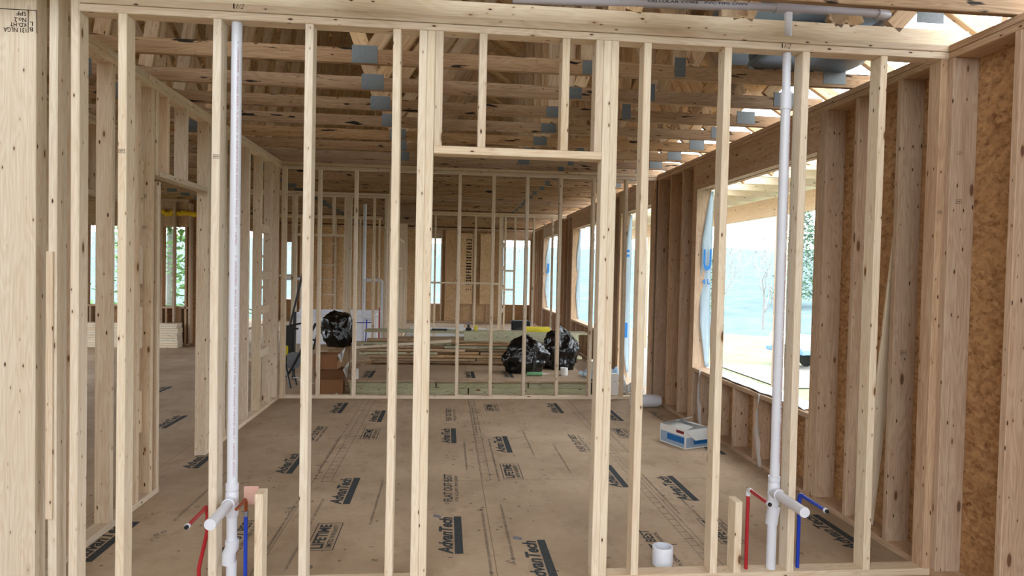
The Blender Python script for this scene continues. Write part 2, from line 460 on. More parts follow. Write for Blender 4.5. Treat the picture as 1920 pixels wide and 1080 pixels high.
# blue swooshes above two of the brand stamps
for x, y in ((.0, 4.20), (.47, 3.83)):
    bm = bmesh.new()
    for k in range(3): rect_bm(bm, k * .016, 0, k * .016 + .006, .05)
    for v in bm.verts: v.co.x += v.co.y * .5
    o = fin('printed_swoosh', bm, 'blueink', floor, loc=(x, y, .0014)); o.rotation_euler = (0, 0, PI / 2)
# nailing guide: ruled ladders of ticks and small lettering that run with the sheet edges
def ruled(x, y0, y1, w):
    bm = bmesh.new()
    rect_bm(bm, y0, -.0012, y1, .0012); rect_bm(bm, y0, w - .001, y1, w + .001)
    k = y0
    while k < y1:
        rect_bm(bm, k, 0, k + .004, w); k += .102
    o = fin('nailing_guide_lines', bm, 'ink', floor, loc=(x, 0, .0010)); o.rotation_euler = (0, 0, PI / 2)
ruled(.36, 5.0, 8.0, .06); ruled(-.80, 4.95, 8.0, .07); ruled(1.50, 6.3, 8.0, .06); ruled(1.48, 3.4, 6.2, .05)
small = scribble(1.5, .015, .014, 'ink')
for x, y in ((.27, 3.3), (.40, 3.5), (.43, 4.9), (.20, 5.2), (-.94, 3.35), (-.78, 3.5), (-.42, 4.1), (-1.6, 4.2), (1.55, 4.2), (1.66, 3.5), (1.0, 5.1),
             (.78, 5.6), (-.93, 5.2), (.33, 6.3), (1.62, 5.7)):
    o = link('small_printed_line', small, floor, (x, y, .0011)); o.rotation_euler = (0, 0, PI / 2)
    o.scale = (random.uniform(.55, 1), 1, 1)
bm = bmesh.new()
for i in range(170):                                            # pencilled rings and dashes round the nails
    x = random.uniform(-1.8, 2.4); y = random.choice([3.55, 4.0, 4.4, 4.95, 5.4, 5.8, 6.3, 6.8, 7.3, 7.8]) + random.gauss(0, .03)
    if random.random() < .4: x = random.choice([-1.17, -.93, -.4, .05, .26, .36, .8, 1.3, 1.55]) + random.gauss(0, .02); y = random.uniform(3.4, 7.9)
    if random.random() < .55:
        r, sg = random.uniform(.008, .014), 8
        a = [bm.verts.new((x + r * math.cos(2 * PI * k / sg), y + r * 1.2 * math.sin(2 * PI * k / sg), 0)) for k in range(sg)]
        c = [bm.verts.new((x + (r - .004) * math.cos(2 * PI * k / sg), y + (r - .004) * 1.2 * math.sin(2 * PI * k / sg), 0)) for k in range(sg)]
        for k in range(sg): bm.faces.new((a[k], a[(k + 1) % sg], c[(k + 1) % sg], c[k]))
    else: rect_bm(bm, x, y, x + random.uniform(.02, .035), y + .006)
tag(fin('nail_marks', bm, 'ink', floor, loc=(0, 0, .0013)), kind='stuff')

# ------------------------------------------------------------------ wall framing helpers
def plates(x0, x1, y0, y1, parent, mat, axis, dep, sole=True, sole_gaps=(), z1=PZ1):
    """top plates (two) and sole plate of a wall; axis x: wall runs along x at y0..y0+dep"""
    for k, nm in ((0, 'top_plate'), (1, 'top_plate')):
        z = z1 + SW * (k + .5)
        if axis == 'x': board(nm, (x0, y0 + dep / 2, z), (x1, y0 + dep / 2, z), (0, 1, 0), dep, SW - .003, mat, parent)
        else: board(nm, (x0 + dep / 2, y0, z), (x0 + dep / 2, y1, z), (1, 0, 0), dep, SW - .003, mat, parent)
    if sole:
        a0, a1 = (x0, x1) if axis == 'x' else (y0, y1)
        cuts = [a0]
        for g in sole_gaps: cuts += [g[0], g[1]]
        cuts.append(a1)
        for i in range(0, len(cuts), 2):
            if axis == 'x': board('sole_plate', (cuts[i], y0 + dep / 2, SW / 2), (cuts[i + 1], y0 + dep / 2, SW / 2), (0, 1, 0), dep, SW, mat, parent)
            else: board('sole_plate', (x0 + dep / 2, cuts[i], SW / 2), (x0 + dep / 2, cuts[i + 1], SW / 2), (1, 0, 0), dep, SW, mat, parent)

def studx(parent, x, y0, mat, dep=SD, z0=PZ0, z1=PZ1, name='stud', **kw):     # x = left edge, wall along x
    return board(name, (x + SW / 2, y0 + dep / 2, z0), (x + SW / 2, y0 + dep / 2, z1), (0, 1, 0), dep, SW, mat, parent, **kw)
def studY(parent, x0, y, mat, dep=SD, z0=PZ0, z1=PZ1, name='stud', **kw):     # y = near edge, wall along y
    return board(name, (x0 + dep / 2, y + SW / 2, z0), (x0 + dep / 2, y + SW / 2, z1), (1, 0, 0), dep, SW, mat, parent, **kw)

# ------------------------------------------------------------------ the near stud wall across the picture
Y1 = 3.274
near = empty('stud_wall_frame', (.3, Y1, 0), 'pale open stud wall nearest the camera, with doorway framing and two white pipes', 'wall frame', kind='thing')
plates(-1.681, 2.565, Y1, None, near, 'stud', 'x', SD, sole=True, sole_gaps=((-.07, .752),))
for i, x in enumerate((-1.513, -1.0947, -.6779, -.2704)): studx(near, x, Y1, 'near', bow=random.uniform(-.004, .004), segs=8)
for i, xr in enumerate((.9918, 1.4044, 1.8137, 2.231)):
    studx(near, xr - SW, Y1, 'near', bow=random.uniform(-.004, .004), segs=30, jag=.006 if i == 1 else .0012)
for x in (-.146, -.1075): studx(near, x, Y1, 'near', name='king_stud', segs=6, bow=.002)
for x in (.7515, .790): studx(near, x, Y1, 'near', name='king_stud', segs=6, bow=-.002)
studx(near, 2.525, Y1, 'ext', name='end_stud')
for x in (-.069, .141, .546, .713): studx(near, x, Y1, 'stud', z0=2.151, name='cripple_stud')
board('door_header', (-.069, Y1 + SD / 2, 2.132), (.7515, Y1 + SD / 2, 2.132), (0, 1, 0), SD, SW, 'stud', near)
studx(near, -.8835, Y1, 'near', z1=.47, name='short_backing_stud')
studx(near, 1.492, Y1, 'near', z1=.402, name='short_backing_stud')
# hand-written notes beside the pipes, the carpenter's layout
for x, z in ((-1.005, 2.745), (1.66, 2.705)):
    bm = bmesh.new()
    add_mesh(bm, fit_text('1', .006, .024)); add_mesh(bm, fit_text('1/2', .036, .024, -.01, .3), Matrix.Translation((.013, 0, 0)))
    o = fin('handwritten_note', bm, 'pencil', near, loc=(x - .3, -.0012, z)); o.rotation_euler = (PI / 2, 0, 0)
def grade_stamp(parent, x, y, z, s=1.0, rz=0.0, flip=False):
    """small inked grade stamp facing the camera, flat on a board face"""
    bm = bmesh.new()
    for r in ((0, 0, .03, .0015), (0, .019, .03, .0205), (0, 0, .0015, .02), (.0285, 0, .03, .02)): rect_bm(bm, *r)
    add_mesh(bm, fit_text('SPF', .02, .008, .01), Matrix.Translation((.005, .006, 0)))
    base = parent.location
    o = fin('grade_stamp', bm, 'pencil', parent, loc=(x - base[0], y - base[1], z - base[2]))
    o.rotation_euler = (PI / 2, 0, rz); o.scale = (s, s, s); return o
for x, z in ((-1.506, 2.06), (-1.088, 2.05)): grade_stamp(near, x, Y1 - .0015, z, .9)
grade_stamp(near, 2.533, Y1 - .0015, 1.9, .8)
LATE = [(2.60, 3.2335, 1.95, 1.1), (2.61, 3.6285, 1.12, 1.3), (2.60, 3.2335, 2.2, .8), (2.61, 7.1685, 1.75, 1.3), (2.62, 7.1685, 2.35, 1.2)]

# ------------------------------------------------------------------ left stud wall with the doorway
XL = -1.917
X0 = XL - SD
left = empty('stud_wall_frame', (XL, 5.7, 0), 'stud wall receding on the left, doorway with cripple studs in it', 'wall frame', kind='thing')
for k in (0, 1):
    z = PZ1 + SW * (k + .5)
    for a, c in (((3.38, 4.06), (4.06, 4.55), (4.56, 8.17)) if k else ((3.38, 5.2), (5.2, 8.17))):
        board('top_plate', (X0 + SD / 2, a, z), (X0 + SD / 2, c, z), (1, 0, 0), SD, SW * .985, 'stud', left)
for a, c in ((3.38, 4.76), (5.66, 8.08)):
    board('sole_plate', (X0 + SD / 2, a, SW / 2), (X0 + SD / 2, c, SW / 2), (1, 0, 0), SD, SW, 'stud', left)
for y in (3.66, 4.09, 4.42, 4.62, 5.66, 5.70, 6.10, 6.45, 6.80, 7.25, 7.66, 7.98): studY(left, X0, y, 'stud')
studY(left, X0, 4.72, 'stud', z1=2.10, name='jack_stud')
board('stud', (XL - SW / 2, 4.70, 2.14), (XL - SW / 2, 4.70, PZ1), (0, 1, 0), .04, SW, 'stud', left)
for y in (4.86, 5.20): studY(left, X0, y, 'stud', z0=2.175, name='cripple_stud')
board('door_header', (X0 + SD / 2, 4.74, 2.155), (X0 + SD / 2, 5.66, 2.155), (1, 0, 0), SD, SW, 'stud', left)
for z0_, z1_ in ((.45, .72), (1.0, 1.27), (1.42, 1.68), (1.98, 2.22)):
    board('ladder_block', (X0 + .02, 4.54, z0_), (X0 + .02, 4.54, z1_), (0, 1, 0), .16, SW, 'stud', left)
for z in (.62, 1.08, 1.45, 1.95): board('ladder_block', (X0 + .05, 7.288, z), (X0 + .05, 7.66, z), (0, 0, 1), .09, SW, 'stud', left)

grade_stamp(left, -1.985, 4.6185, 1.98, 1.2); grade_stamp(left, -1.975, 4.6185, 1.78, .9)
# ------------------------------------------------------------------ far stud wall of the room
Y2 = 8.0875
far = empty('stud_wall_frame', (.3, Y2, 0), 'stud wall at the far side of the room, before the lumber and bags', 'wall frame', kind='thing')
plates(XL, 2.56, Y2, None, far, 'stud', 'x', SD)
for k in range(-4, 6):
    studx(far, .1331 + .4064 * k - (.012 if k == -4 else 0), Y2, 'stud')
studx(far, XL + .012, Y2, 'stud', name='end_stud'); studx(far, XL + .03, Y2 - .12, 'stud', name='end_stud'); studx(far, 2.52, Y2, 'ext', name='end_stud')

# ------------------------------------------------------------------ exterior wall on the right
XR, XD, XO = 2.565, .14, 2.705
wr_ = empty('wall_right', (XR, 3, 0), 'exterior stud wall on the right with sheathing and large openings', kind='structure')
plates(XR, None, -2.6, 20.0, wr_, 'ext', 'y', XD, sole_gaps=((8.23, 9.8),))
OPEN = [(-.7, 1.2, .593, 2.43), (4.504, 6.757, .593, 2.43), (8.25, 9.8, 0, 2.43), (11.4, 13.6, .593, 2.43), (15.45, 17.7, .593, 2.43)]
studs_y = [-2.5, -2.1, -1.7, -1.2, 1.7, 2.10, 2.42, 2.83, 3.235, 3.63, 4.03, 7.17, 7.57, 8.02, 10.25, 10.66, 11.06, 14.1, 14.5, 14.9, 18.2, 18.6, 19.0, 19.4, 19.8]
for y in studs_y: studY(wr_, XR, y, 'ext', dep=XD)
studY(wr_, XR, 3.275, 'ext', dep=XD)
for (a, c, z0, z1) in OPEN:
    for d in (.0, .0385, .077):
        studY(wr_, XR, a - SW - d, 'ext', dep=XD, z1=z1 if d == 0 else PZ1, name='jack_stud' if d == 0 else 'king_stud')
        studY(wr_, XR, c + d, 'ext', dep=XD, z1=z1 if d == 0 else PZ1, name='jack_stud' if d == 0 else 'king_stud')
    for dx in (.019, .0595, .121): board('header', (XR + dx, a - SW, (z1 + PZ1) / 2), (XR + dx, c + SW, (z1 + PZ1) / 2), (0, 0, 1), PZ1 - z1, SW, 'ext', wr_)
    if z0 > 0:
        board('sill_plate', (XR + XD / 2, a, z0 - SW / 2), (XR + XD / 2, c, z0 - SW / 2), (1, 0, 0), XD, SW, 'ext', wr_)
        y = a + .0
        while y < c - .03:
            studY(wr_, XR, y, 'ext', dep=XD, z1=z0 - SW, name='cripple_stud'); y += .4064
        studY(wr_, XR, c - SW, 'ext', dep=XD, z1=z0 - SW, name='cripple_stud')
def sheath(parent, segs, mat='osb'):
    for lo, hi in segs:
        bm = bmesh.new(); box_bm(bm, lo, hi)
        base = parent.location
        for v in bm.verts: v.co -= base
        fin('osb_sheathing', bm, mat, parent)
ys = [-2.6] + [v for o in OPEN for v in (o[0], o[1])] + [20.0]
for i in range(0, len(ys), 2): sheath(wr_, [((XO, ys[i], -.05), (XO + .012, ys[i + 1], TOP))])
for (a, c, z0, z1) in OPEN:
    sheath(wr_, [((XO, a, z1), (XO + .012, c, TOP))])
    if z0 > 0: sheath(wr_, [((XO, a, -.05), (XO + .012, c, z0))])

wf = empty('wall_front_unseen', (0, -2.6, 0), 'unseen wall added behind the camera, its opening sized for the light', kind='structure')  # added out of view to cut the daylight from behind
plates(-3.6, 2.56, -2.74, None, wf, 'ext', 'x', XD, sole_gaps=((-1.0, 1.0),))
for x in (-3.5, -3.1, -2.7, -2.3, -1.9, -1.5, -1.04, 1.0, 1.4, 1.8, 2.2): studx(wf, x, -2.74, 'ext', dep=XD)
sheath(wf, [((-3.6, -2.752, -.05), (-1.0, -2.74, TOP)), ((1.0, -2.752, -.05), (2.71, -2.74, TOP)), ((-1.0, -2.752, 2.3), (1.0, -2.74, TOP))])
wg = empty('wall_left_front_unseen', (-3.6, 0, 0), 'unseen wall added to the left of the camera to darken the rooms', kind='structure')  # added out of view to block side light and darken the rooms
plates(-3.74, None, -2.6, 3.4, wg, 'ext', 'y', XD)
for i in range(15): studY(wg, -3.74, -2.55 + i * .4064, 'ext', dep=XD)
sheath(wg, [((-3.752, -2.74, -.05), (-3.74, 3.4, TOP)), ((-7.75, 3.388, -.05), (-3.74, 3.4, TOP))])
for q in LATE: grade_stamp(wr_, *q)
# plank that leans behind the near wall between two studs
pl = board('leaning_board', (2.60, 3.87, .045), (2.63, 3.69, 1.80), (1, 0, 0), .088, .019, 'near')
tag(pl, 'narrow pale board leaning in a bay of the right-hand sheathed wall', 'board')

# ------------------------------------------------------------------ house-wrap flaps at the far jamb of each opening
def flap(y, words, z0, z1, w=.09):
    bm = bmesh.new(); n_ = 26; front = []
    for i in range(n_ + 1):
        k = i / n_; z = z1 - (z1 - z0) * k
        cov = w * (.12 + .88 * min(1, k / .28)) if k < .75 else w * (1 - .75 * (k - .75) / .25)
        xi = XO + .012 - cov
        yy = y - .012 - .01 * math.sin(k * 9) 
        row = [bm.verts.new((xi + (XO + .03 - xi) * j / 4, yy + .006 * math.sin(j * 1.3 + k * 14), z)) for j in range(5)]
        front.append(row)
    for i in range(n_):
        for j in range(4): bm.faces.new((front[i][j], front[i][j + 1], front[i + 1][j + 1], front[i + 1][j]))
    bmesh.ops.solidify(bm, geom=bm.faces, thickness=.001)
    o = fin('house_wrap_flap', bm, 'wrap', None, smooth=True)
    for s, x, z, h, ww in words:
        me = fit_text(s, ww, h, .03)
        me.materials.append(M['wrapblue'])
        t = link('printed_letters', me, o, (x, y - .034, z)); t.rotation_euler = (PI / 2, 0, 0)
    return o
tag(flap(6.757, [('U', 2.640, 1.60, .22, .085), ('4 L', 2.632, 1.46, .055, .085)], .60, 2.42), 'white house wrap flap with a blue letter in the large nearest window opening', 'house wrap')
tag(flap(9.8, [('F', 2.632, 1.72, .18, .07), ('I', 2.65, .60, .22, .05)], .08, 2.42), 'white house wrap flap with blue print in the tall door opening', 'house wrap')
tag(flap(13.6, [], .60, 2.42, .06), 'plain white house wrap flap in the second window opening of the right wall', 'house wrap')
tag(flap(17.7, [('J', 2.632, 1.50, .26, .09)], .60, 2.42), 'white house wrap flap in the farthest opening of the right wall', 'house wrap')

# clear film strips hanging from the sill
def film(y, z0, lab):
    bm = bmesh.new(); rows = []
    for i in range(19):
        k = i / 18; w = .012 + .055 * min(1, k * 1.6) * (1 - .35 * k)
        rows.append([bm.verts.new((XR - .012 - .01 * math.sin(k * 6 + j), y + .03 * math.sin(k * 4) + w * (j / 5 - .5), .60 - k * (.60 - z0) )) for j in range(6)])
        for j, v in enumerate(rows[-1]): v.co.x += .006 * math.sin(j * 2.2 + k * 21)
    for i in range(18):
        for j in range(5): bm.faces.new((rows[i][j], rows[i][j + 1], rows[i + 1][j + 1], rows[i + 1][j]))
    tag(fin('plastic_strip', bm, 'film', None, smooth=True), lab, 'plastic strip')
film(6.50, .05, 'crumpled clear plastic strip hanging from the sill above the white and blue carton')
film(5.22, .02, 'crumpled clear plastic strip hanging from the sill beside the white vent pipe')
bm = bmesh.new(); rows = []
for i in range(16):
    rows.append([bm.verts.new((XR + .02 + .05 * j + .01 * math.sin(i * 1.7), 4.6 + i * .11, .600 + .012 * abs(math.sin(i * 1.1 + j * 1.9)))) for j in range(5)])
for i in range(15):
    for j in range(4): bm.faces.new((rows[i][j], rows[i][j + 1], rows[i + 1][j + 1], rows[i + 1][j]))
tag(fin('sill_wrap_sheet', bm, 'wrap', None, smooth=True), 'wrinkled white sheet with red print lying along the nearest window sill', 'plastic sheet')
me = scribble(.9, .045, .06, 'redprint', 6)
o = link('printed_letters', me, bpy.data.objects['sill_wrap_sheet'], (2.66, 4.7, .621)); o.rotation_euler = (0, 0, PI / 2)

# ------------------------------------------------------------------ back wall, left room walls
bw = empty('wall_back', (0, 19.8, 0), 'exterior wall at the far end with sheathing and windows', kind='structure')
plates(-5.0, 2.56, 19.8, None, bw, 'ext', 'x', XD)
BO = [(-4.62, -4.28, .6, 2.24), (-.75, -.151, .55, 2.45), (1.68, 2.48, .55, 2.45)]
x = -4.9
while x < 2.5:
    if not any(a - .05 < x < c + .02 for a, c, _, _ in BO): studx(bw, x, 19.8, 'ext', dep=XD)
    x += .4064
for a, c, z0, z1 in BO:
    studx(bw, a - SW, 19.8, 'ext', dep=XD, name='king_stud'); studx(bw, c, 19.8, 'ext', dep=XD, name='king_stud')
    board('header', (a, 19.83, (z1 + PZ1) / 2), (c, 19.83, (z1 + PZ1) / 2), (0, 0, 1), PZ1 - z1, SW, 'ext', bw)
    board('sill_plate', (a, 19.87, z0 - SW / 2), (c, 19.87, z0 - SW / 2), (0, 1, 0), XD, SW, 'ext', bw)
    k = a + .02
    while k < c: studx(bw, k, 19.8, 'ext', dep=XD, z1=z0 - SW, name='cripple_stud'); k += .3
xs = [-5.0] + [v for o in BO for v in (o[0], o[1])] + [2.717]
for i in range(0, len(xs), 2): sheath(bw, [((xs[i], 19.94, -.05), (xs[i + 1], 19.952, TOP))], 'osb_lit')
for a, c, z0, z1 in BO: sheath(bw, [((a, 19.94, -.05), (c, 19.952, z0)), ((a, 19.94, z1), (c, 19.952, TOP))], 'osb_lit')
# pale boards with marker scrawl between the studs of the back wall
for x0, x1 in ((.42, .78), (1.0, 1.36)):
    sheath(bw, [((x0, 19.78, .55), (x1, 19.795, 2.62))], 'osb_lit')
me = scribble(1.5, .15, .085, 'pencil', 9)
o = link('marker_scrawl', me, bw, (.74, -.025, .95)); o.rotation_euler = (PI / 2, -PI / 2, 0)

w2 = empty('wall_left_back', (-6, 13.3, 0), 'back wall of the room on the left with two windows', kind='structure')
plates(-7.6, -4.86, 13.3, None, w2, 'ext', 'x', XD)
LO = [(-6.68, -6.10, .76, 2.24), (-5.32, -4.82 - .03, .74, 2.25)]
for x in (-7.55, -7.15, -6.95, -5.75, -5.45, -5.02 + .1): studx(w2, x, 13.3, 'ext', dep=XD)
studx(w2, -5.10, 13.2, 'ext', dep=SD, z0=.0, name='mullion_stud')
for a, c, z0, z1 in LO:
    studx(w2, a - SW, 13.3, 'ext', dep=XD, name='king_stud'); studx(w2, c, 13.3, 'ext', dep=XD, name='king_stud')
    board('header', (a, 13.33, (z1 + PZ1) / 2), (c, 13.33, (z1 + PZ1) / 2), (0, 0, 1), PZ1 - z1, SW, 'ext', w2)
    board('sill_plate', (a, 13.37, z0 - SW / 2), (c, 13.37, z0 - SW / 2), (0, 1, 0), XD, SW, 'ext', w2)
    k = a + .05
    while k < c: studx(w2, k, 13.3, 'ext', dep=XD, z1=z0 - SW, name='cripple_stud'); k += .25
xs = [-7.6] + [v for o in LO for v in (o[0], o[1])] + [-4.7]
for i in range(0, len(xs), 2): sheath(w2, [((xs[i], 13.44, -.05), (xs[i + 1], 13.452, TOP))])
for a, c, z0, z1 in LO: sheath(w2, [((a, 13.44, -.05), (c, 13.452, z0)), ((a, 13.44, z1), (c, 13.452, TOP))])
bm = bmesh.new()
for i in range(14): bmesh.ops.create_icosphere(bm, subdivisions=2, radius=.05, matrix=Matrix.Translation((-5.3 + i * .045 + random.uniform(-.01, .01), 13.27, 2.50 + random.uniform(-.02, .03))))
fin('spray_foam', bm, 'foam', w2, smooth=True, loc=(6, -13.3, 0))
w3 = empty('wall_left_inner', (-4.8, 16, 0), 'side wall of the rear left room', kind='structure')
plates(-4.86, None, 13.45, 19.8, w3, 'ext', 'y', XD)
for i in range(15):
    if not 1 < i < 13: studY(w3, -4.86, 13.6 + i * .4064, 'ext', dep=XD)
sheath(w3, [((-4.872, 13.45, -.05), (-4.86, 14.2, TOP)), ((-4.872, 19.0, -.05), (-4.86, 19.95, TOP)), ((-4.872, 14.2, 2.4), (-4.86, 19.0, TOP))])  # wide gap left here to let more daylight into the rear rooms
for o in [c for c in w3.children]: pass
w4 = empty('wall_left', (-7.6, 6, 0), 'outer wall of the room on the left', kind='structure')
plates(-7.74, None, 3.4, 13.3, w4, 'ext', 'y', XD, sole_gaps=((5.5, 7.2), (8.6, 11.8)))  # gaps in this wall added to bring daylight into the left room
for i in range(24):
    y = 3.5 + i * .4064
    if not (5.4 < y < 7.2 or 8.5 < y < 11.8): studY(w4, -7.74, y, 'ext', dep=XD)
sheath(w4, [((-7.752, 3.4, -.05), (-7.74, 5.5, TOP)), ((-7.752, 7.2, -.05), (-7.74, 8.6, TOP)), ((-7.752, 11.8, -.05), (-7.74, 13.45, TOP)), ((-7.752, 5.5, 2.4), (-7.74, 11.8, TOP))])

# ------------------------------------------------------------------ further interior stud walls
hall = empty('stud_wall_frame', (-2.9, 6, 0), 'short hall stud wall with a door header seen behind the left stud wall', 'wall frame', kind='thing')
plates(-3.0, None, 4.5, 6.70, hall, 'stud', 'y', SD, sole_gaps=((5.75, 6.62),))
for y in (4.6, 5.0, 5.36, 5.71, 6.62): studY(hall, -3.0, y, 'stud')
board('door_header', (-2.955, 5.75, 2.13), (-2.955, 6.62, 2.13), (1, 0, 0), SD, SW, 'stud', hall)
for y in (5.95, 6.3): studY(hall, -3.0, y, 'stud', z0=2.15, name='cripple_stud')

bath = empty('stud_wall_frame', (-2, 11.2, 0), 'stud wall with a doorway in front of the white bathtub', 'wall frame', kind='thing')
plates(-3.6, -.95, 11.2, None, bath, 'stud', 'x', SD, sole_gaps=((-2.41, -1.66),))
for x in (-3.5, -3.1, -2.75, -2.49, -2.45, -1.66, -1.62, -1.58, -1.20, -1.0): studx(bath, x, 11.2, 'stud')
board('door_header', (-2.41, 11.245, 2.07), (-1.66, 11.245, 2.07), (0, 1, 0), SD, SW, 'stud', bath)
for x in (-2.2, -1.85): studx(bath, x, 11.2, 'stud', z0=2.09, name='cripple_stud')
for x0, x1, z in ((-2.75, -2.49, 1.4), (-3.1, -2.75, 1.2), (-3.1, -2.75, .8), (-3.1, -2.75, 1.7)): board('block', (x0 + SW, 11.245, z), (x1, 11.245, z), (0, 1, 0), SD, SW, 'stud', bath)

hall2 = empty('stud_wall_frame', (-.97, 14, 0), 'long stud wall running back from the white bathtub', 'wall frame', kind='thing')
plates(-1.03, None, 11.3, 16.9, hall2, 'stud', 'y', SD)
for i in range(14): studY(hall2, -1.03, 11.35 + i * .4064, 'stud')
for z, n_ in ((1.55, 3), (2.15, 5)):
    for i in range(n_): board('block', (-.985, 13.4 + i * .4064 + SW, z), (-.985, 13.4 + (i + 1) * .4064, z), (1, 0, 0), SD, SW, 'stud', hall2)

bath2 = empty('stud_wall_frame', (-2.2, 13.4, 0), 'plumbing stud wall of blocked studs behind the white bathtub', 'wall frame', kind='thing')
plates(-3.9, -1.04, 16.2, None, bath2, 'stud', 'x', SD)
for x in (-3.8, -3.4, -3.0, -2.62, -2.05, -1.6, -1.2): studx(bath2, x, 16.2, 'stud')
for z in (.9, 1.25, 1.6, 2.1): board('block', (-3.0 + SW, 16.245, z), (-2.62, 16.245, z), (0, 1, 0), SD, SW, 'stud', bath2)

rear = empty('stud_wall_frame', (1, 14.3, 0), 'rear stud wall with a thin cross rail, in front of the far windows', 'wall frame', kind='thing')
plates(-.55, 2.56, 14.3, None, rear, 'stud', 'x', SD, sole=True, sole_gaps=((-.1, 0.2),))
for x in (-.25, .0 + .22, .60, 1.12, 1.16, 1.23, 1.44, 1.84, 2.25): studx(rear, x, 14.3, 'stud')
board('cross_rail', (-.33, 14.28, 1.27), (1.12, 14.28, 1.27), (0, 0, 1), SW, .019, 'stud', rear)
for z in (.7, 1.2, 1.6, 2.1): board('block', (1.16 + SW, 14.345, z), (1.23, 14.345, z), (0, 1, 0), SD, .1, 'stud', rear)
for z in (1.15, 1.55): board('block', (1.268, 14.345, z), (1.44, 14.345, z), (0, 1, 0), SD, SW, 'stud', rear)
beam_end = board('laminated_beam', (-1.2, 12.9, 2.58), (-.55, 12.9, 2.58), (0, 0, 1), .36, .09, 'truss')
tag(beam_end, 'short dark laminated beam hung under the trusses at the end of the long hall wall', 'beam')

# ------------------------------------------------------------------ corner posts at the left edge of the picture
jam = empty('corner_post', (-1.86, Y1, 0), 'pale group of tall corner post studs filling the left edge, inked stamp near its top', 'corner post')
board('post_stud', (-1.945, Y1 + SD / 2, -.0), (-1.945, Y1 + SD / 2, 3.1), (0, 1, 0), SD, .16, 'near', jam, ch=.004)
board('post_stud', (-1.790, Y1 + SD / 2, 0), (-1.790, Y1 + SD / 2, 3.1), (0, 1, 0), SD, SW, 'near', jam, ch=.005, segs=12, bow=.003)
board('nailed_block', (-1.797, Y1 - .008, .37), (-1.797, Y1 - .008, 1.60), (1, 0, 0), .03, .016, 'stud', jam)
board('post_stud', (-1.702, Y1 + SD / 2, 0), (-1.702, Y1 + SD / 2, 3.1), (0, 1, 0), SD, SW, 'near', jam, ch=.006, segs=20, bow=-.004, jag=.002)
bm = bmesh.new()
for s, x, y, w, h in (('131 NLGA', 0, .024, .042, .009), ('KD-HT', .0, .014, .03, .008), ('No.2', .0, .004, .022, .009), ('B', -.012, .022, .006, .008), ('L', -.012, .011, .006, .008), ('SPF', 0, -.008, .018, .008)):
    add_mesh(bm, fit_text(s, w, h, .01), Matrix.Translation((x, y, 0)))
for r in ((-.02, -.012, .05, -.0105), (-.02, -.012, -.0185, .033), (-.004, -.012, -.0028, .033)): rect_bm(bm, *r)
o = fin('grade_stamp', bm, 'pencil', jam, loc=(-.045, -.0015, 2.66)); o.rotation_euler = (PI / 2, PI, 0); o.scale = (2.3, 2.3, 2.3)

# ------------------------------------------------------------------ roof trusses
def zroof(x): return 2.80 + (2.9 - x) * .62 if x > -2.4 else 2.80 + (x + 7.7) * .62
tr = empty('roof_truss', (0, 4.11, 0))
SWT = .0381
def tb(name, x0, z0, x1, z1, w=CHORD, mat='web', parent=tr):
    bm = bmesh.new(); d = Vector((x1 - x0, 0, z1 - z0)).normalized(); W = Vector((-d.z, 0, d.x))
    board_bm(bm, (x0, SWT / 2, z0), (x1, SWT / 2, z1), W, w, SWT)
    return fin(name, bm, mat, parent)
tb('bottom_chord', -7.7, TOP + CHORD / 2, 2.72, TOP + CHORD / 2, mat='truss')
tb('top_chord', 3.25, zroof(3.25) + .02, -2.40, zroof(-2.4) + .02); tb('top_chord', -8.05, zroof(-8.05) + .02, -2.40, zroof(-2.4) + .02)
zb = TOP + CHORD
def web(x0, x1, top0=False):
    tb('web', x0, zb + .0, x1, zroof(x1) - .03)
web(-.46, .46); web(-.52, -1.5); web(.84, .84); web(1.42, 1.42); web(1.48, 1.05); web(2.02, 1.72); web(1.98, 2.2)
web(.92, 1.25); web(1.50, 1.78); web(2.10, 1.86); web(2.30, 2.46); web(-2.4, -2.4); web(-2.5, -3.6); web(-4.6, -3.7); web(-4.7, -5.4); web(-6.1, -5.5); web(-2.0, -1.58)
def gus(x, z, w, h):
    bm = bmesh.new()
    box_bm(bm, (x - w / 2, -.0025, z - h / 2), (x + w / 2, .0, z + h / 2)); fin('gusset_plate', bm, 'gusset', tr)
for x, z, w, h in ((-.50, zb - .035, .15, .105), (.86, zb - .045, .13, .08), (1.42, zb - .015, .07, .12), (2.43, zb - .02, .15, .10), (-2.4, zb - .03, .16, .12),
                   (-4.65, zb - .03, .16, .12), (-6.1, zb - .03, .16, .12)): gus(x, z, w, h)
kids = list(tr.children)
kids_heel = [c for c in kids if c.name.startswith('gusset')][3]; kids_mid = [c for c in kids if c.name.startswith('gusset')][:2]
ty = [2.86, 3.312] + [4.11, 4.71, 5.30, 5.90] + [6.5 + .61 * i for i in range(22)]
ordw = ['nearest', 'second', 'third', 'fourth', 'fifth', 'sixth', 'seventh', 'eighth', 'ninth', 'tenth', 'eleventh', 'twelfth', 'thirteenth', 'fourteenth', 'fifteenth',
        'sixteenth', 'seventeenth', 'eighteenth', 'nineteenth', 'twentieth', 'twenty-first', 'twenty-second', 'twenty-third', 'twenty-fourth', 'twenty-fifth',
        'twenty-sixth', 'twenty-seventh', 'twenty-eighth']
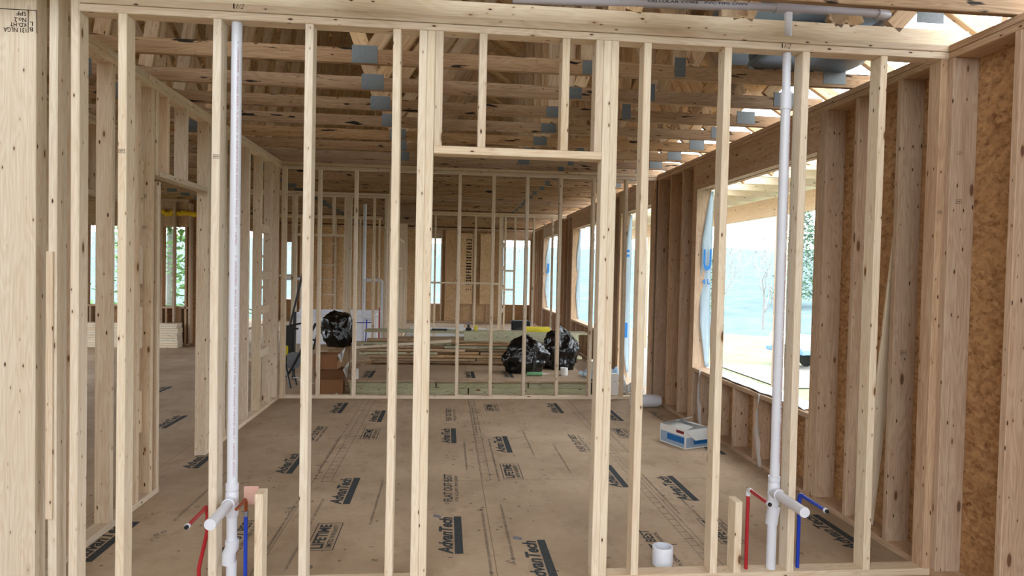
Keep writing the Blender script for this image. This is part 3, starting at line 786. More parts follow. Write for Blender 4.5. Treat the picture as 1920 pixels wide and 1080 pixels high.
for i, y in enumerate(ty):
    if i == 0:
        t = tr.copy(); COL.objects.link(t); t.location = (0, y, 0)
        for c in kids:
            if not c.name.startswith('gusset'):
                d = c.copy(); COL.objects.link(d); d.parent = t
    else:
        t = tr.copy(); COL.objects.link(t); t.location = (random.uniform(-.02, .02), y, 0)
        for c in kids:
            d = c.copy(); COL.objects.link(d); d.parent = t
            if c.name.startswith('gusset'): d.location.x = random.uniform(-.015, .015)
            if c.name.startswith('gusset') and ((i > 8 and c in kids_mid) or (i > 11 and c is kids_heel)):
                bpy.data.objects.remove(d); continue
            if i == 1 and c.name.startswith('gusset'):
                if c is kids_heel: d.location = (.07, 0, .10)
                else: bpy.data.objects.remove(d)
            elif i == 1 and c.name.startswith('bottom'): d.data = d.data.copy(); d.data.materials[0] = M['near']
    if i == 0: lb = 'roof truss nearest the camera, its chord crossing the top right corner'
    elif i == 1: lb = 'roof truss whose pale chord sits right on top of the near stud wall'
    elif i < 14: lb = 'brown roof truss overhead, %s counting back from the near stud wall' % ordw[i - 2].replace('nearest', 'first')
    else: lb = 'roof truss above the rear rooms, %s counting back from the near stud wall' % ordw[i - 2]
    tag(t, lb, 'roof truss', 'wooden roof trusses overhead')

for c in kids: bpy.data.objects.remove(c)
bpy.data.objects.remove(tr)
# roof sheathing
roof = empty('roof', (0, 10, 0), 'sloping roof deck of strand board above the trusses', kind='structure')
for xa, xb, ya in ((2.60, -2.4, -2.3), (-8.15, -2.4, -2.9)):  # decks carried unseen over the camera as shade; right eave cut back for daylight
    bm = bmesh.new()
    za, zb_ = zroof(xa) + .09, zroof(xb) + .09
    vs = [bm.verts.new((x, y, z + dz)) for dz in (0, .012) for (x, z) in ((xa, za), (xb, zb_)) for y in (ya, 20.4)]
    for q in ((0, 1, 3, 2), (4, 5, 7, 6), (0, 1, 5, 4), (2, 3, 7, 6), (0, 2, 6, 4), (1, 3, 7, 5)): bm.faces.new([vs[i] for i in q])
    for v in bm.verts: v.co.y -= 10
    fin('roof_deck', bm, 'osb_lit', roof)

bm = bmesh.new(); [bm.verts.new(p) for p in ((-7.9, 9.96, 2.77), (2.72, 9.96, 2.77), (2.72, 9.96, 2.95), (-2.4, 9.96, zroof(-2.4) + .09), (-7.9, 9.96, 2.8))]
bm.faces.new(list(bm.verts)); bmesh.ops.solidify(bm, geom=bm.faces, thickness=.012); fin('gable_panel', bm, 'osb_lit', roof)
# gable frame seen through the trusses on the left
gab = empty('gable_frame', (-4, 10.4, 0), 'dark gable frame of close upright sticks up in the attic on the left', 'gable frame')
x = -7.2
while x < -1.0:
    if zroof(x) > 3.1: board('gable_stick', (x, 10.42, TOP + .09), (x, 10.42, zroof(x) - .02), (1, 0, 0), SW, SD, 'web', gab)
    x += .4064
for (a, b_) in ((-6.4, -5.0), (-3.4, -4.8), (-3.2, -1.8)): board('brace', (a, 10.36, TOP + .1), (b_, 10.36, 4.3), (0, 1, 0), SW, SD, 'web', gab)

# ------------------------------------------------------------------ duct boot above the near right corner
du = empty('duct_boot', (2.2, 3.9, 2.86), 'blue-grey sheet metal duct boot lying on the trusses above the near right corner', 'duct')
bm = bmesh.new(); lathe_bm(bm, [(.30, .0), (.335, .012), (.345, .03), (.335, .055), (.31, .062), (.33, .07), (.34, .085), (.325, .11)], (0, .12, .004), seg=48)
smooth_auto(fin('round_collar', bm, 'duct', du))
for nm, p in (('side_plenum', ((-.74, -.5, .12), (-.1, -.5, .12), (-.1, -.15, .12), (-.74, -.15, .12), (-.60, -.5, .5), (-.1, -.5, .5), (-.1, -.15, .5), (-.60, -.15, .5))),
              ('plenum_box', ((-.42, -.12, .115), (.46, -.12, .115), (.46, .52, .115), (-.42, .52, .115), (-.30, -.12, .46), (.34, -.12, .46), (.34, .52, .46), (-.30, .52, .46)))):
    bm = bmesh.new(); vs = [bm.verts.new(v) for v in p]
    for q in ((0, 1, 2, 3), (4, 5, 6, 7), (0, 1, 5, 4), (1, 2, 6, 5), (2, 3, 7, 6), (3, 0, 4, 7)): bm.faces.new([vs[i] for i in q])
    bmesh.ops.bevel(bm, geom=list(bm.edges), offset=.01, segments=2, affect='EDGES')
    fin(nm, bm, 'duct', du)

# ------------------------------------------------------------------ plumbing
YP = Y1 + .045
PR = .0242
def pvc_part(name, pts, r, parent, mat='pvc', seg=20):
    bm = bmesh.new(); tube_bm(bm, [Vector(p) - Vector(parent.location) for p in pts], r, seg)
    return smooth_auto(fin(name, bm, mat, parent), 40)
def arc(c, r, a0, a1, plane, n_=6):
    out = []
    for i in range(n_ + 1):
        a = a0 + (a1 - a0) * i / n_
        d = [0, 0, 0]; d[plane[0]] = r * math.cos(a); d[plane[1]] = r * math.sin(a); out.append((c[0] + d[0], c[1] + d[1], c[2] + d[2]))
    return out
def pipe_print(parent, x, z0, z1, mat='redprint'):
    me = scribble(z1 - z0, .007, .009, mat, 4)
    o = link('pipe_print', me, parent, (x + .005 - parent.location[0], YP - PR - .001 - parent.location[1], z1 - parent.location[2])); o.rotation_euler = (PI / 2, PI / 2, 0)
# left vent pipe
vl = empty('vent_pipe', (-1.0, YP, 0), 'white plastic vent pipe standing in the left part of the near stud wall', 'pipe', 'white vent pipes')
pvc_part('pipe', [(-1.0, YP, .02), (-1.0, YP, .13)], PR, vl)
pvc_part('offset_fitting', [(-1.012, YP, .12), (-1.012, YP, .17), (-.998, YP, .20), (-.998, YP, .235)], PR + .007, vl)
pvc_part('pipe', [(-1.0, YP, .23), (-1.0, YP, 2.70)], PR, vl)
pvc_part('tee_fitting', [(-1.0, YP, .35), (-1.0, YP, .36), (-1.0, YP, .465), (-1.0, YP, .475)], [PR + .002, PR + .006, PR + .006, PR + .003], vl)
pvc_part('coupling', [(-1.0, YP, .478), (-1.0, YP, .51)], PR + .006, vl)
pvc_part('stub_arm', [(-1.0, YP, .425), (-1.0, YP - .06, .425), (-1.0, YP - .30, .425)], PR, vl)
pvc_part('tee_hub', [(-1.0, YP - .01, .425), (-1.0, YP - .06, .425)], PR + .006, vl)
pvc_part('end_cap', [(-1.0, YP - .295, .425), (-1.0, YP - .305, .425)], [PR + .002, PR + .001], vl)
pipe_print(vl, -.995, .55, 1.6); pipe_print(vl, -.995, 1.65, 2.6)
# right vent pipe
vr = empty('vent_pipe', (1.712, YP, 0), 'white plastic vent pipe standing in the right part of the near stud wall', 'pipe', 'white vent pipes')
pvc_part('pipe', [(1.712, YP, .03), (1.712, YP, .30)], PR, vr)
pvc_part('offset_fitting', [(1.708, YP, .27), (1.712, YP, .31), (1.718, YP, .345), (1.72, YP, .36)], PR + .007, vr)
pvc_part('pipe', [(1.718, YP, .36), (1.715, YP, 2.44)], PR, vr)
pvc_part('pipe', [(1.715, YP, 2.44), (1.712, YP, 2.90)], PR - .003, vr)
pvc_part('coupling', [(1.714, YP, 2.41), (1.714, YP, 2.50)], PR + .004, vr)
pvc_part('tee_fitting', [(1.716, YP, .365), (1.716, YP, .375), (1.716, YP, .485), (1.716, YP, .492)], [PR + .002, PR + .006, PR + .006, PR + .003], vr)
pvc_part('coupling', [(1.716, YP, .495), (1.716, YP, .52)], PR + .006, vr)
pvc_part('stub_arm', [(1.716, YP, .44), (1.716, YP - .06, .44), (1.716, YP - .30, .44)], PR, vr)
pvc_part('tee_hub', [(1.716, YP - .01, .44), (1.716, YP - .06, .44)], PR + .006, vr)
pvc_part('end_cap', [(1.716, YP - .295, .44), (1.716, YP - .305, .44)], [PR + .002, PR + .001], vr)
pipe_print(vr, 1.72, .6, 1.7); pipe_print(vr, 1.72, 1.75, 2.4); pipe_print(vr, 1.716, 2.52, 2.69, 'ink')
# drain line up on the trusses
dl = empty('drain_pipe', (1.7, YP, 2.93), 'grey plastic drain line lying across the trusses above the near stud wall', 'pipe')
pvc_part('pipe', [(.3, YP, 2.885), (1.70, YP, 2.925)], .021, dl, 'pvc_grey')
pvc_part('pipe', [(1.72, YP, 2.926), (2.20, YP, 2.925), (2.26, YP + .02, 2.925), (2.30, YP + .07, 2.925), (2.31, YP + .2, 2.925)], .021, dl, 'pvc_grey')
pvc_part('tee_fitting', [(1.64, YP, 2.924), (1.78, YP, 2.926)], .027, dl, 'pvc_grey')
pvc_part('elbow_fitting', [(2.19, YP, 2.925), (2.25, YP + .012, 2.925), (2.29, YP + .05, 2.925)], .026, dl, 'pvc_grey')
me = fit_text('CELLULAR CORE   PVC PIPE DWV', .52, .012, .012); me.materials.append(M['ink'])
o = link('pipe_print', me, dl, (-.73, -.022, -.027)); o.rotation_euler = (PI / 2, math.radians(-1.6), 0)

def pex(name, x, ztop, mat, length, label, zb_=.0, xb=None, crimp=True):
    r = .0095
    e = empty(name, (x, YP, 0), label, 'pipe')
    xb = x if xb is None else xb
    bm = bmesh.new(); tube_bm(bm, [(xb - x, 0, zb_), (xb - x, 0, .10), (0, 0, .28), (0, 0, ztop - .03)], r, 12); smooth_auto(fin('riser', bm, mat, e))
    bm = bmesh.new(); tube_bm(bm, [(0, 0, ztop - .035), (0, 0, ztop - .015), (0, -.006, ztop - .004), (0, -.018, ztop), (0, -.035, ztop)], r + .002, 12)
    smooth_auto(fin('elbow', bm, 'pvc' if crimp == 'white' else mat, e))
    bm = bmesh.new(); tube_bm(bm, [(0, -.03, ztop), (0, -length, ztop)], r, 12); smooth_auto(fin('stub', bm, mat, e))
    bm = bmesh.new(); tube_bm(bm, [(0, -length + .004, ztop), (0, -length - .010, ztop)], r + .003, 12); smooth_auto(fin('crimp_ring', bm, 'pvc', e))
    bm = bmesh.new(); tube_bm(bm, [(0, -length - .008, ztop), (0, -length - .016, ztop)], r + .0005, 12); smooth_auto(fin('end_plug', bm, 'rubber', e))
    return e
pex('water_pipe', -1.113, .40, 'pexred', .25, 'red water pipe bending toward the camera beside the left vent pipe', xb=-1.15)
pex('water_pipe', 1.578, .455, 'pexred', .22, 'red water pipe with white elbow behind the short stud near the right vent pipe', crimp='white')
pex('water_pipe', 1.858, .425, 'pexblue', .24, 'blue water pipe bending toward the camera beside the right vent pipe')
bp = empty('water_pipe', (-.935, YP, 0), 'blue water pipe with a copper elbow beside the left vent pipe', 'pipe')
bm = bmesh.new(); tube_bm(bm, [(0, 0, 0), (0, 0, .36)], .0095, 12); smooth_auto(fin('riser', bm, 'pexblue', bp))
bm = bmesh.new(); tube_bm(bm, [(0, 0, .35), (0, 0, .375)], .012, 12); smooth_auto(fin('crimp_ring', bm, 'toolgrey', bp))
bm = bmesh.new(); tube_bm(bm, [(0, 0, .36), (0, 0, .415), (0, -.006, .43), (0, -.02, .437), (0, -.035, .437), (0, -.15, .437)], .008, 12); smooth_auto(fin('copper_elbow', bm, 'copper', bp))
npl = empty('nail_plate', (-.925, YP + .03, .44), 'small orange plastic plate behind the copper elbow', 'plate')
bm = bmesh.new(); box_bm(bm, (-.03, 0, -.045), (.04, .004, .045), .003); fin('plate', bm, 'nailplate', npl)

# ------------------------------------------------------------------ things on the floor of the room
bm = bmesh.new(); lathe_bm(bm, [(.052, 0), (.055, .004), (.055, .096), (.053, .10), (.047, .10), (.047, .01)], (0, 0, 0), 36, caps=False)
bm.faces.new([v for v in bm.verts][:36][::-1])
o = smooth_auto(fin('pipe_offcut', bm, 'pvc', None, loc=(1.185, 3.475, 0))); tag(o, 'short white plastic pipe offcut standing on the floor behind the near stud wall', 'pipe offcut')
bm = bmesh.new(); tube_bm(bm, [(0, 0, 0), (.03, 0, 0), (.30, 0, 0), (.35, 0, 0)], [.07, .075, .075, .06], 24)
o = smooth_auto(fin('duct_length', bm, 'pvc', None, loc=(2.17, 7.62, .076))); tag(o, 'short length of wide whitish pipe lying in the far right corner of the room', 'pipe')

# white and blue carton
cb = empty('carton', (2.22, 5.98, 0), 'open white and blue carton on the floor under the nearest window', 'box', rz=math.radians(22))
w, d, h, t = .30, .34, .17, .004
def cbox(name, lo, hi, mat, par, bev=0):
    bm = bmesh.new(); box_bm(bm, lo, hi, bev); return fin(name, bm, mat, par)
bm = bmesh.new()
for lo, hi in (((-w / 2, -d / 2, 0), (w / 2, d / 2, t)), ((-w / 2, -d / 2, t), (w / 2, -d / 2 + t, h)), ((-w / 2, d / 2 - t, t), (w / 2, d / 2, h)),
               ((-w / 2, -d / 2 + t, t), (-w / 2 + t, d / 2 - t, h)), ((w / 2 - t, -d / 2 + t, t), (w / 2, d / 2 - t, h))): box_bm(bm, lo, hi)
fin('carton_body', bm, 'white', cb)
cbox('blue_panel', (-w / 2 + .1, -d / 2 - .001, .035), (w / 2 - .01, -d / 2, .085), 'cartonblue', cb)
cbox('pale_panel', (-w / 2 + .01, -d / 2 - .0005, .012), (w / 2 - .008, -d / 2, .1), 'cartonpale', cb)
cbox('blue_panel', (-w / 2 - .001, -d / 2 + .015, .045), (-w / 2, d / 2 - .10, .10), 'cartonblue', cb)
cbox('pale_panel', (-w / 2 - .0005, -d / 2 + .01, .012), (-w / 2, d / 2 - .01, .11), 'cartonpale', cb)
cbox('red_mark', (-w / 2 - .0012, -d / 2 + .02, .13), (-w / 2, -d / 2 + .12, .155), 'cartonred', cb)
def flap_card(name, p, q, r, s, mat, par):
    bm = bmesh.new(); bm.faces.new([bm.verts.new(v) for v in (p, q, r, s)]); bmesh.ops.solidify(bm, geom=bm.faces, thickness=.003); return fin(name, bm, mat, par)
flap_card('carton_flap', (-w / 2, -d / 2, h), (w / 2, -d / 2, h), (w / 2 - .02, -d / 2 - .05, h - .085), (-w / 2 + .07, -d / 2 - .05, h - .085), 'white', cb)
flap_card('carton_flap', (-w / 2, -d / 2, h), (-w / 2, d / 2, h), (-w / 2 + .14, d / 2 - .02, h + .012), (-w / 2 + .14, -d / 2 + .05, h + .01), 'white', cb)
flap_card('carton_flap', (-w / 2, d / 2, h), (w / 2, d / 2, h), (w / 2, d / 2 - .12, h + .06), (-w / 2 + .02, d / 2 - .14, h + .05), 'white', cb)
flap_card('carton_flap', (w / 2, -d / 2, h), (w / 2, d / 2, h), (w / 2 - .13, d / 2 - .05, h + .02), (w / 2 - .13, -d / 2 + .03, h + .03), 'white', cb)

# ------------------------------------------------------------------ beyond the far stud wall: stacks, bags, boxes
# treated timbers in two courses, topped with two sheets of subfloor
k = 0
for c, z in enumerate((.041, .122)):
    for s, (xa, xb) in enumerate((((-1.14, .30), (.315, 1.82)) if c == 0 else ((-1.15, -.10), (-.085, 1.05), (1.065, 1.84)))):
        o = board('treated_timber', (xa, 8.42, z), (xb, 8.42, z), (0, 0, 1), .080, .09, 'treated')
        tag(o, 'green-tinged treated timber, %s one in the %s course under the subfloor sheet' % (('left', 'right')[s] if c == 0 else ('left', 'middle', 'right')[s], ('lower', 'upper')[c]), 'timber', 'treated timbers under the sheet')
for s, y in enumerate((8.9, 9.5)):
    o = board('support_timber', (-1.13, y, .082), (1.82, y, .082), (0, 0, 1), .162, .09, 'treated'); tag(o, 'treated support timber under the subfloor sheet, %s row' % ('middle', 'rear')[s], 'timber', 'treated timbers under the sheet')
bm = bmesh.new(); box_bm(bm, (-1.16, 8.30, .165), (1.86, 9.62, .185), .002)
sheet = fin('subfloor_sheet', bm, 'floor'); tag(sheet, 'loose sheet of subfloor lying flat on the treated timbers behind the far stud wall', 'board')
for x, y in ((-.9, 8.5), (.4, 8.5), (.9, 8.55)):
    o = link('printed_brand_lettering', ST['adv'], sheet, (x, y, .1865)); o.rotation_euler = (0, 0, PI / 2)

# pile of loose boards
lab = []
rows = [(.215, -1.0, .2, 'truss'), (.215, .22, 1.6, 'pile'), (.255, -1.05, .45, 'pile'), (.255, .47, 1.9, 'pile'), (.30, -1.1, -.3, 'pile'), (.30, -.2, .98, 'pile'),
        (.30, 1.05, 2.0, 'treated'), (.345, -1.2, -.1, 'treated'), (.345, .15, .5, 'pile'), (.345, .52, 1.5, 'pile'), (.39, -1.2, .3, 'pile'), (.39, .5, 1.3, 'pile'),
        (.435, -1.15, -.2, 'pile'), (.435, .0, 1.2, 'treated'), (.48, -1.3, .1, 'treated'), (.48, .2, 1.4, 'pile'), (.525, -1.1, .9, 'pile')]
for i, (z, xa, xb, mt_) in enumerate(rows):
    yy = 9.80 + random.uniform(-.05, .05)
    o = board('loose_board', (xa, yy, z), (xb, yy + random.uniform(-.04, .04), z), (0, 1, 0), random.choice((.19, .24, .14)), .036, mt_)
    lay = int(round((z - .215) / .044))
    side = 'left' if (xa + xb) / 2 < 0 else ('middle' if (xa + xb) / 2 < .8 else 'right')
    tag(o, 'loose board in the %s layer of the lumber pile, %s part' % (('bottom', 'second', 'third', 'fourth', 'fifth', 'sixth', 'seventh', 'top')[min(lay, 7)], side), 'board', 'loose boards in the lumber pile')
for i, (z, dz) in enumerate(((.60, -.02),)):
    o = board('treated_plank', (.28, 9.70, z), (1.95, 9.70, z + dz), (0, .15, 1), .14, .036, 'treated'); tag(o, 'wide green treated plank on edge along the top front of the lumber pile', 'plank')
o = board('thin_lath', (-1.3, 9.66, .42), (.1, 9.62, .535), (0, 0, 1), .04, .012, 'near'); tag(o, 'thin pale lath sloping across the front of the lumber pile', 'lath')
o = board('long_board', (-3.4, 10.75, .02), (-1.3, 10.75, .02), (0, 1, 0), .14, .036, 'pile'); tag(o, 'long board lying on the floor behind the black stand', 'board')
o = board('long_board', (-1.9, 10.15, .365), (-1.1, 10.15, .365), (0, 1, 0), .2, .036, 'pile'); tag(o, 'short board under the left black bag', 'board')
o = board('top_plank', (-1.2, 10.45, .60), (2.2, 10.38, .60), (0, 1, 0), .28, .036, 'treated'); tag(o, 'long plank lying across the back of the lumber pile', 'plank')
for i in range(5):
    o = board('back_board', (-1.2 + i * .1, 10.5, .05 + i * .1), (1.9 - i * .12, 10.5, .05 + i * .1), (0, 1, 0), .3, .09, 'pile')
    tag(o, 'board deep inside the back of the lumber pile, %s from the floor' % ('first', 'second', 'third', 'fourth', 'fifth')[i], 'board', 'loose boards in the lumber pile')

o = board('support_block', (-1.55, 10.15, 0), (-1.55, 10.15, .346), (1, 0, 0), .3, .2, 'pile'); tag(o, 'dark block of offcuts under the left black bag', 'block')
def bag(name, loc, s, label, seed, neck=None, rz=0):
    bm = bmesh.new(); bmesh.ops.create_icosphere(bm, subdivisions=5, radius=1)
    for v in bm.verts:
        p = v.co.copy()
        q = p * 2.1 + Vector((seed * 7.1, seed, 0))
        r = 1 + .26 * noise.noise(q) + .12 * abs(noise.noise(p * 5 + Vector((seed, 3, 1)))) + .03 * noise.ridged_multi_fractal(Vector((p.x * 4, p.y * 4, p.z * 9)) + Vector((seed, 0, 0)), 1, 2, 3, 1, 2) - .03
        x, y, z = p.x * r, p.y * r, p.z * r
        if not neck and z > .6: z = .6 + (z - .6) * .5
        if z < -.72: z = -.72 - (z + .72) * .05
        ang = math.atan2(p.y, p.x)
        if p.z > .55 and (neck or p.z > .8):
            k = (p.z - .55) / .45 * (1 if neck else .3); x *= (1 - .3 * k); y *= (1 - .3 * k)
            x += .05 * math.sin(ang * 9) * k; z += .04 * math.sin(ang * 7) * k
        if neck and p.z > .9:
            k = (p.z - .9) / .1; z += neck * k; x *= 1 - .35 * k
        v.co = (x * s[0], y * s[1], (z + .72) * s[2])
    o = fin(name, bm, 'bag', None, smooth=True, loc=loc); o.rotation_euler = (0, 0, rz)
    tag(o, label, 'trash bag', 'black trash bags'); return o
bag('trash_bag', (-1.575, 10.15, .387), (.225, .20, .33), 'round black trash bag on the left end of the lumber pile', 1)
bag('trash_bag', (1.08, 9.00, .187), (.29, .165, .27), 'black trash bag slumped on the subfloor sheet, left of the pair', 2, neck=.1, rz=.1)
bag('trash_bag', (1.62, 9.38, .187), (.26, .17, .31), 'black trash bag with knotted top, right of the pair', 3, neck=.28, rz=-.15)
# green tube, white roll, bucket
bm = bmesh.new(); tube_bm(bm, [(0, 0, 0), (.01, 0, 0), (.20, .0, 0), (.21, 0, 0)], [.020, .024, .024, .014], 16)
ct = fin('caulk_tube', bm, 'green', None, loc=(1.08, 8.72, .212)); smooth_auto(ct); tag(ct, 'green caulk tube lying in front of the black bags', 'tube')
bm = bmesh.new(); tube_bm(bm, [(.205, 0, 0), (.29, 0, 0)], [.008, .004], 10); smooth_auto(fin('nozzle', bm, 'white', ct))
bm = bmesh.new(); lathe_bm(bm, [(.05, 0), (.05, .098), (.022, .098), (.022, .02)], seg=32, caps=False); bmesh.ops.holes_fill(bm, edges=bm.edges)
o = smooth_auto(fin('paper_roll', bm, 'white', None, loc=(1.585, 8.80, .186))); tag(o, 'white paper roll standing at the edge of the subfloor sheet', 'roll')
bk = empty('plastic_tub', (2.09, 9.15, .16), 'white plastic tub on a cut block right of the black bags', 'tub')
bm = bmesh.new(); lathe_bm(bm, [(.09, 0), (.115, .16), (.125, .165), (.125, .175), (.108, .175), (.085, .01)], seg=32, caps=False); bm.faces.new([v for v in bm.verts][:32][::-1]); smooth_auto(fin('tub_wall', bm, 'white', bk))
o = board('cut_block', (2.09, 9.15, 0), (2.09, 9.15, .158), (1, 0, 0), .14, .09, 'pile'); tag(o, 'short cut block under the white plastic tub', 'block')

# crumpled paper and bits by the door opening
def crumple(name, loc, sx_, sy_, sz_, mat, label, cat, seed, rz=0):
    bm = bmesh.new(); N = 16; vs = [[None] * (N + 1) for _ in range(N + 1)]
    for i in range(N + 1):
        for j in range(N + 1):
            u, v = i / N, j / N
            z = abs(noise.noise(Vector((u * 4 + seed, v * 4, seed)))) * 1.6 * sz_ + sz_ * .35 * math.sin(PI * u) * math.sin(PI * v)
            vs[i][j] = bm.verts.new(((u - .5) * sx_, (v - .5) * sy_, z))
    for i in range(N):
        for j in range(N): bm.faces.new((vs[i][j], vs[i + 1][j], vs[i + 1][j + 1], vs[i][j + 1]))
    bmesh.ops.solidify(bm, geom=bm.faces, thickness=.002)
    o = fin(name, bm, mat, None, loc=loc); o.rotation_euler = (0, 0, rz); tag(o, label, cat); return o
crumple('crumpled_sheet', (2.05, 8.62, .19), .42, .5, .14, 'wrap', 'crumpled pale sheet over the clutter at the right end of the timbers', 'sheet', 3, .3)
crumple('crumpled_paper', (2.385, 8.42, .003), .26, .3, .22, 'white', 'crumpled white paper bag on the floor by the door opening', 'paper bag', 8, .9)
bk2 = empty('crate', (2.06, 8.62, 0), 'dark green plastic crate under the crumpled sheet', 'crate')
bm = bmesh.new()
for lo, hi in (((-.16, -.2, 0), (.16, .2, .01)), ((-.16, -.2, 0), (-.15, .2, .18)), ((.15, -.2, 0), (.16, .2, .18)), ((-.16, -.2, 0), (.16, -.19, .18)), ((-.16, .19, 0), (.16, .2, .18)), ((-.17, -.21, .17), (.17, -.19, .185))): box_bm(bm, lo, hi)
fin('crate_wall', bm, 'darkgreen', bk2)
bt = empty('bottle', (2.46, 8.66, .036), 'small brown-capped bottle lying by the door opening', 'bottle', rz=.3)
bm = bmesh.new(); tube_bm(bm, [(-.09, 0, 0), (-.08, 0, 0), (.02, 0, 0), (.05, 0, 0), (.06, 0, 0)], [.03, .034, .034, .02, .012], 16); smooth_auto(fin('bottle_body', bm, 'white', bt))
bm = bmesh.new(); tube_bm(bm, [(.055, 0, 0), (.1, 0, 0)], .016, 12); smooth_auto(fin('bottle_cap', bm, 'card', bt))
ob = empty('small_box', (2.12, 8.22, .0), 'small white printed box standing at the right end of the timber stack', 'box')
cbox('box_body', (-.045, -.03, 0), (.045, .03, .30), 'white', ob, .002)
me = scribble(.03, .012, .01, 'ink', 3); o = link('box_print', me, ob, (-.015, -.032, .2)); o.rotation_euler = (PI / 2, 0, 0)

# cardboard boxes behind the far wall, left
def open_box(name, loc, w, d, h, rz, label, flaps, print_=None):
    e = empty(name, loc, label, 'box', 'cardboard boxes', rz=rz); t = .005; bm = bmesh.new()
    for lo, hi in (((-w / 2, -d / 2, 0), (w / 2, d / 2, t)), ((-w / 2, -d / 2, t), (w / 2, -d / 2 + t, h)), ((-w / 2, d / 2 - t, t), (w / 2, d / 2, h)),
                   ((-w / 2, -d / 2 + t, t), (-w / 2 + t, d / 2 - t, h)), ((w / 2 - t, -d / 2 + t, t), (w / 2, d / 2 - t, h))): box_bm(bm, lo, hi)
    fin('box_body', bm, 'card', e)
    if 'front' in flaps: flap_card('box_flap', (-w / 2, -d / 2, h), (w / 2, -d / 2, h), (w / 2 - .01, -d / 2 - .05, h - .1), (-w / 2 + .01, -d / 2 - .05, h - .1), 'card', e)
    if 'back' in flaps: flap_card('box_flap', (-w / 2, d / 2, h), (w / 2, d / 2, h), (w / 2 - .02, d / 2 + .06, h + .1), (-w / 2 + .02, d / 2 + .06, h + .1), 'card', e)
    if 'right' in flaps:
        fl = flap_card('box_flap', (w / 2, -d / 2, h), (w / 2, d / 2, h), (w / 2 + .05, d / 2, h + .07), (w / 2 + .05, -d / 2, h - .10), 'white', e)
    return e
open_box('cardboard_box', (-1.39, 8.42, 0), .33, .30, .31, .06, 'brown cardboard box on the floor, lower of two stacked by the far stud wall', ('front', 'right'))
open_box('cardboard_box', (-1.42, 8.42, .315), .28, .26, .18, -.04, 'brown cardboard box with a white flap, upper of two stacked', ('right',))
wb_ = empty('white_carton', (-1.10, 8.42, .186), 'small white carton beside the stacked brown boxes', 'box', rz=.2)
bm = bmesh.new(); box_bm(bm, (-.03, -.05, 0), (.05, .05, .12), .002); 
fin('carton_body', bm, 'white', wb_)
# crumpled tissue
crumple('paper_scrap', (-1.28, 8.22, .003), .07, .05, .03, 'white', 'small crumpled white paper scrap in front of the cardboard boxes', 'scrap', 5)

# black folding stand with a saw
stnd = empty('folding_stand', (-2.0, 9.0, 0), 'black folding steel stand with a saw, behind the far left corner', 'stand')
def rod(name, pts, r, mat='steel', seg=8):
    bm = bmesh.new(); tube_bm(bm, pts, r, seg); return smooth_auto(fin(name, bm, mat, stnd))
rod('long_rail', [(-.06, .0, .55), (.16, .1, 1.62)], .014)
rod('leg', [(-.02, -.1, .12), (.34, -.1, .82)], .018); rod('leg', [(.01, .15, .05), (.02, .15, .95)], .022)
rod('leg', [(-.05, -.05, .30), (.06, -.22, 0)], .014); rod('leg', [(-.03, .1, .35), (.09, .0, 0)], .012)
rod('cross_bar', [(-.10, .0, .74), (.10, .0, .74)], .012); rod('cross_bar', [(.0, 0, .78), (.26, .0, .84)], .012); rod('cross_bar', [(.22, -.1, .62), (.36, -.1, .60)], .015)
rod('cross_bar', [(.36, -.1, .70), (.31, -.1, .48)], .012)
bm = bmesh.new(); box_bm(bm, (-.09, -.02, .42), (.05, .1, .78), .01); fin('motor_housing', bm, 'steel', stnd)
bm = bmesh.new(); tube_bm(bm, [(.05, -.06, .33), (.05, .0, .33)], [.11, .11], 28); fin('saw_guard', bm, 'toolgrey', stnd)
bm = bmesh.new(); box_bm(bm, (-.1, -.06, .30), (-.02, .02, .52), .008); fin('yellow_body', bm, 'yellow', stnd)
cdp = []
for i in range(18):
    k = i / 17; cdp.append((-1.95 + .75 * k, 8.95 + .18 * math.sin(k * 7), .006 if k > .1 else .1))
bm = bmesh.new(); tube_bm(bm, cdp, .006, 8); tag(smooth_auto(fin('power_lead', bm, 'white', None)), 'pale power cord trailing on the floor from the saw stand', 'cord')

# rear room bits
tbm = empty('bathtub', (-2.2, 14.2, 0), 'white bathtub standing between the rear stud walls on the left', 'bathtub')
bm = bmesh.new()
box_bm(bm, (-.8, -.4, 0), (.8, -.34, .56), .01); box_bm(bm, (-.8, .34, 0), (.8, .4, .62), .01); box_bm(bm, (-.8, -.34, 0), (-.74, .34, .62), .01); box_bm(bm, (.74, -.34, 0), (.8, .34, .62), .01)
box_bm(bm, (-.76, -.36, .1), (.76, .36, .14), .01)
fin('tub_shell', bm, 'tub', tbm)
bm = bmesh.new(); box_bm(bm, (-.86, -.46, .55), (.86, -.34, .59), .012); box_bm(bm, (-.86, .34, .60), (.86, .46, .65), .012); fin('tub_rim', bm, 'tub', tbm)
wp = empty('rear_vent_pipe', (-1.47, 12.4, 0), 'thin white pipe with side branch in the rear plumbing area', 'pipe')
def rp_(name, pts, r=.024, mat='pvc'):
    bm = bmesh.new(); tube_bm(bm, pts, r, 12); return smooth_auto(fin(name, bm, mat, wp))
rp_('pipe', [(0, 0, 0), (0, 0, 2.7)], .03); rp_('branch', [(0, 0, 1.33), (.30, 0, 1.33), (.33, 0, 1.30), (.33, 0, 0)], .03); rp_('branch', [(-.0, 0, .62), (.2, 0, .62)], .03)
wp2 = empty('rear_vent_pipe', (-2.9, 12.4, 0), 'short white pipe run seen by the far left corner', 'pipe')
bm = bmesh.new(); tube_bm(bm, [(0, 0, 1.33), (.35, 0, 1.33)], .03, 12); smooth_auto(fin('pipe', bm, 'pvc', wp2))
bm = bmesh.new(); tube_bm(bm, [(.35, 0, 0), (.35, 0, 1.33)], .03, 12); smooth_auto(fin('pipe', bm, 'pvc', wp2))
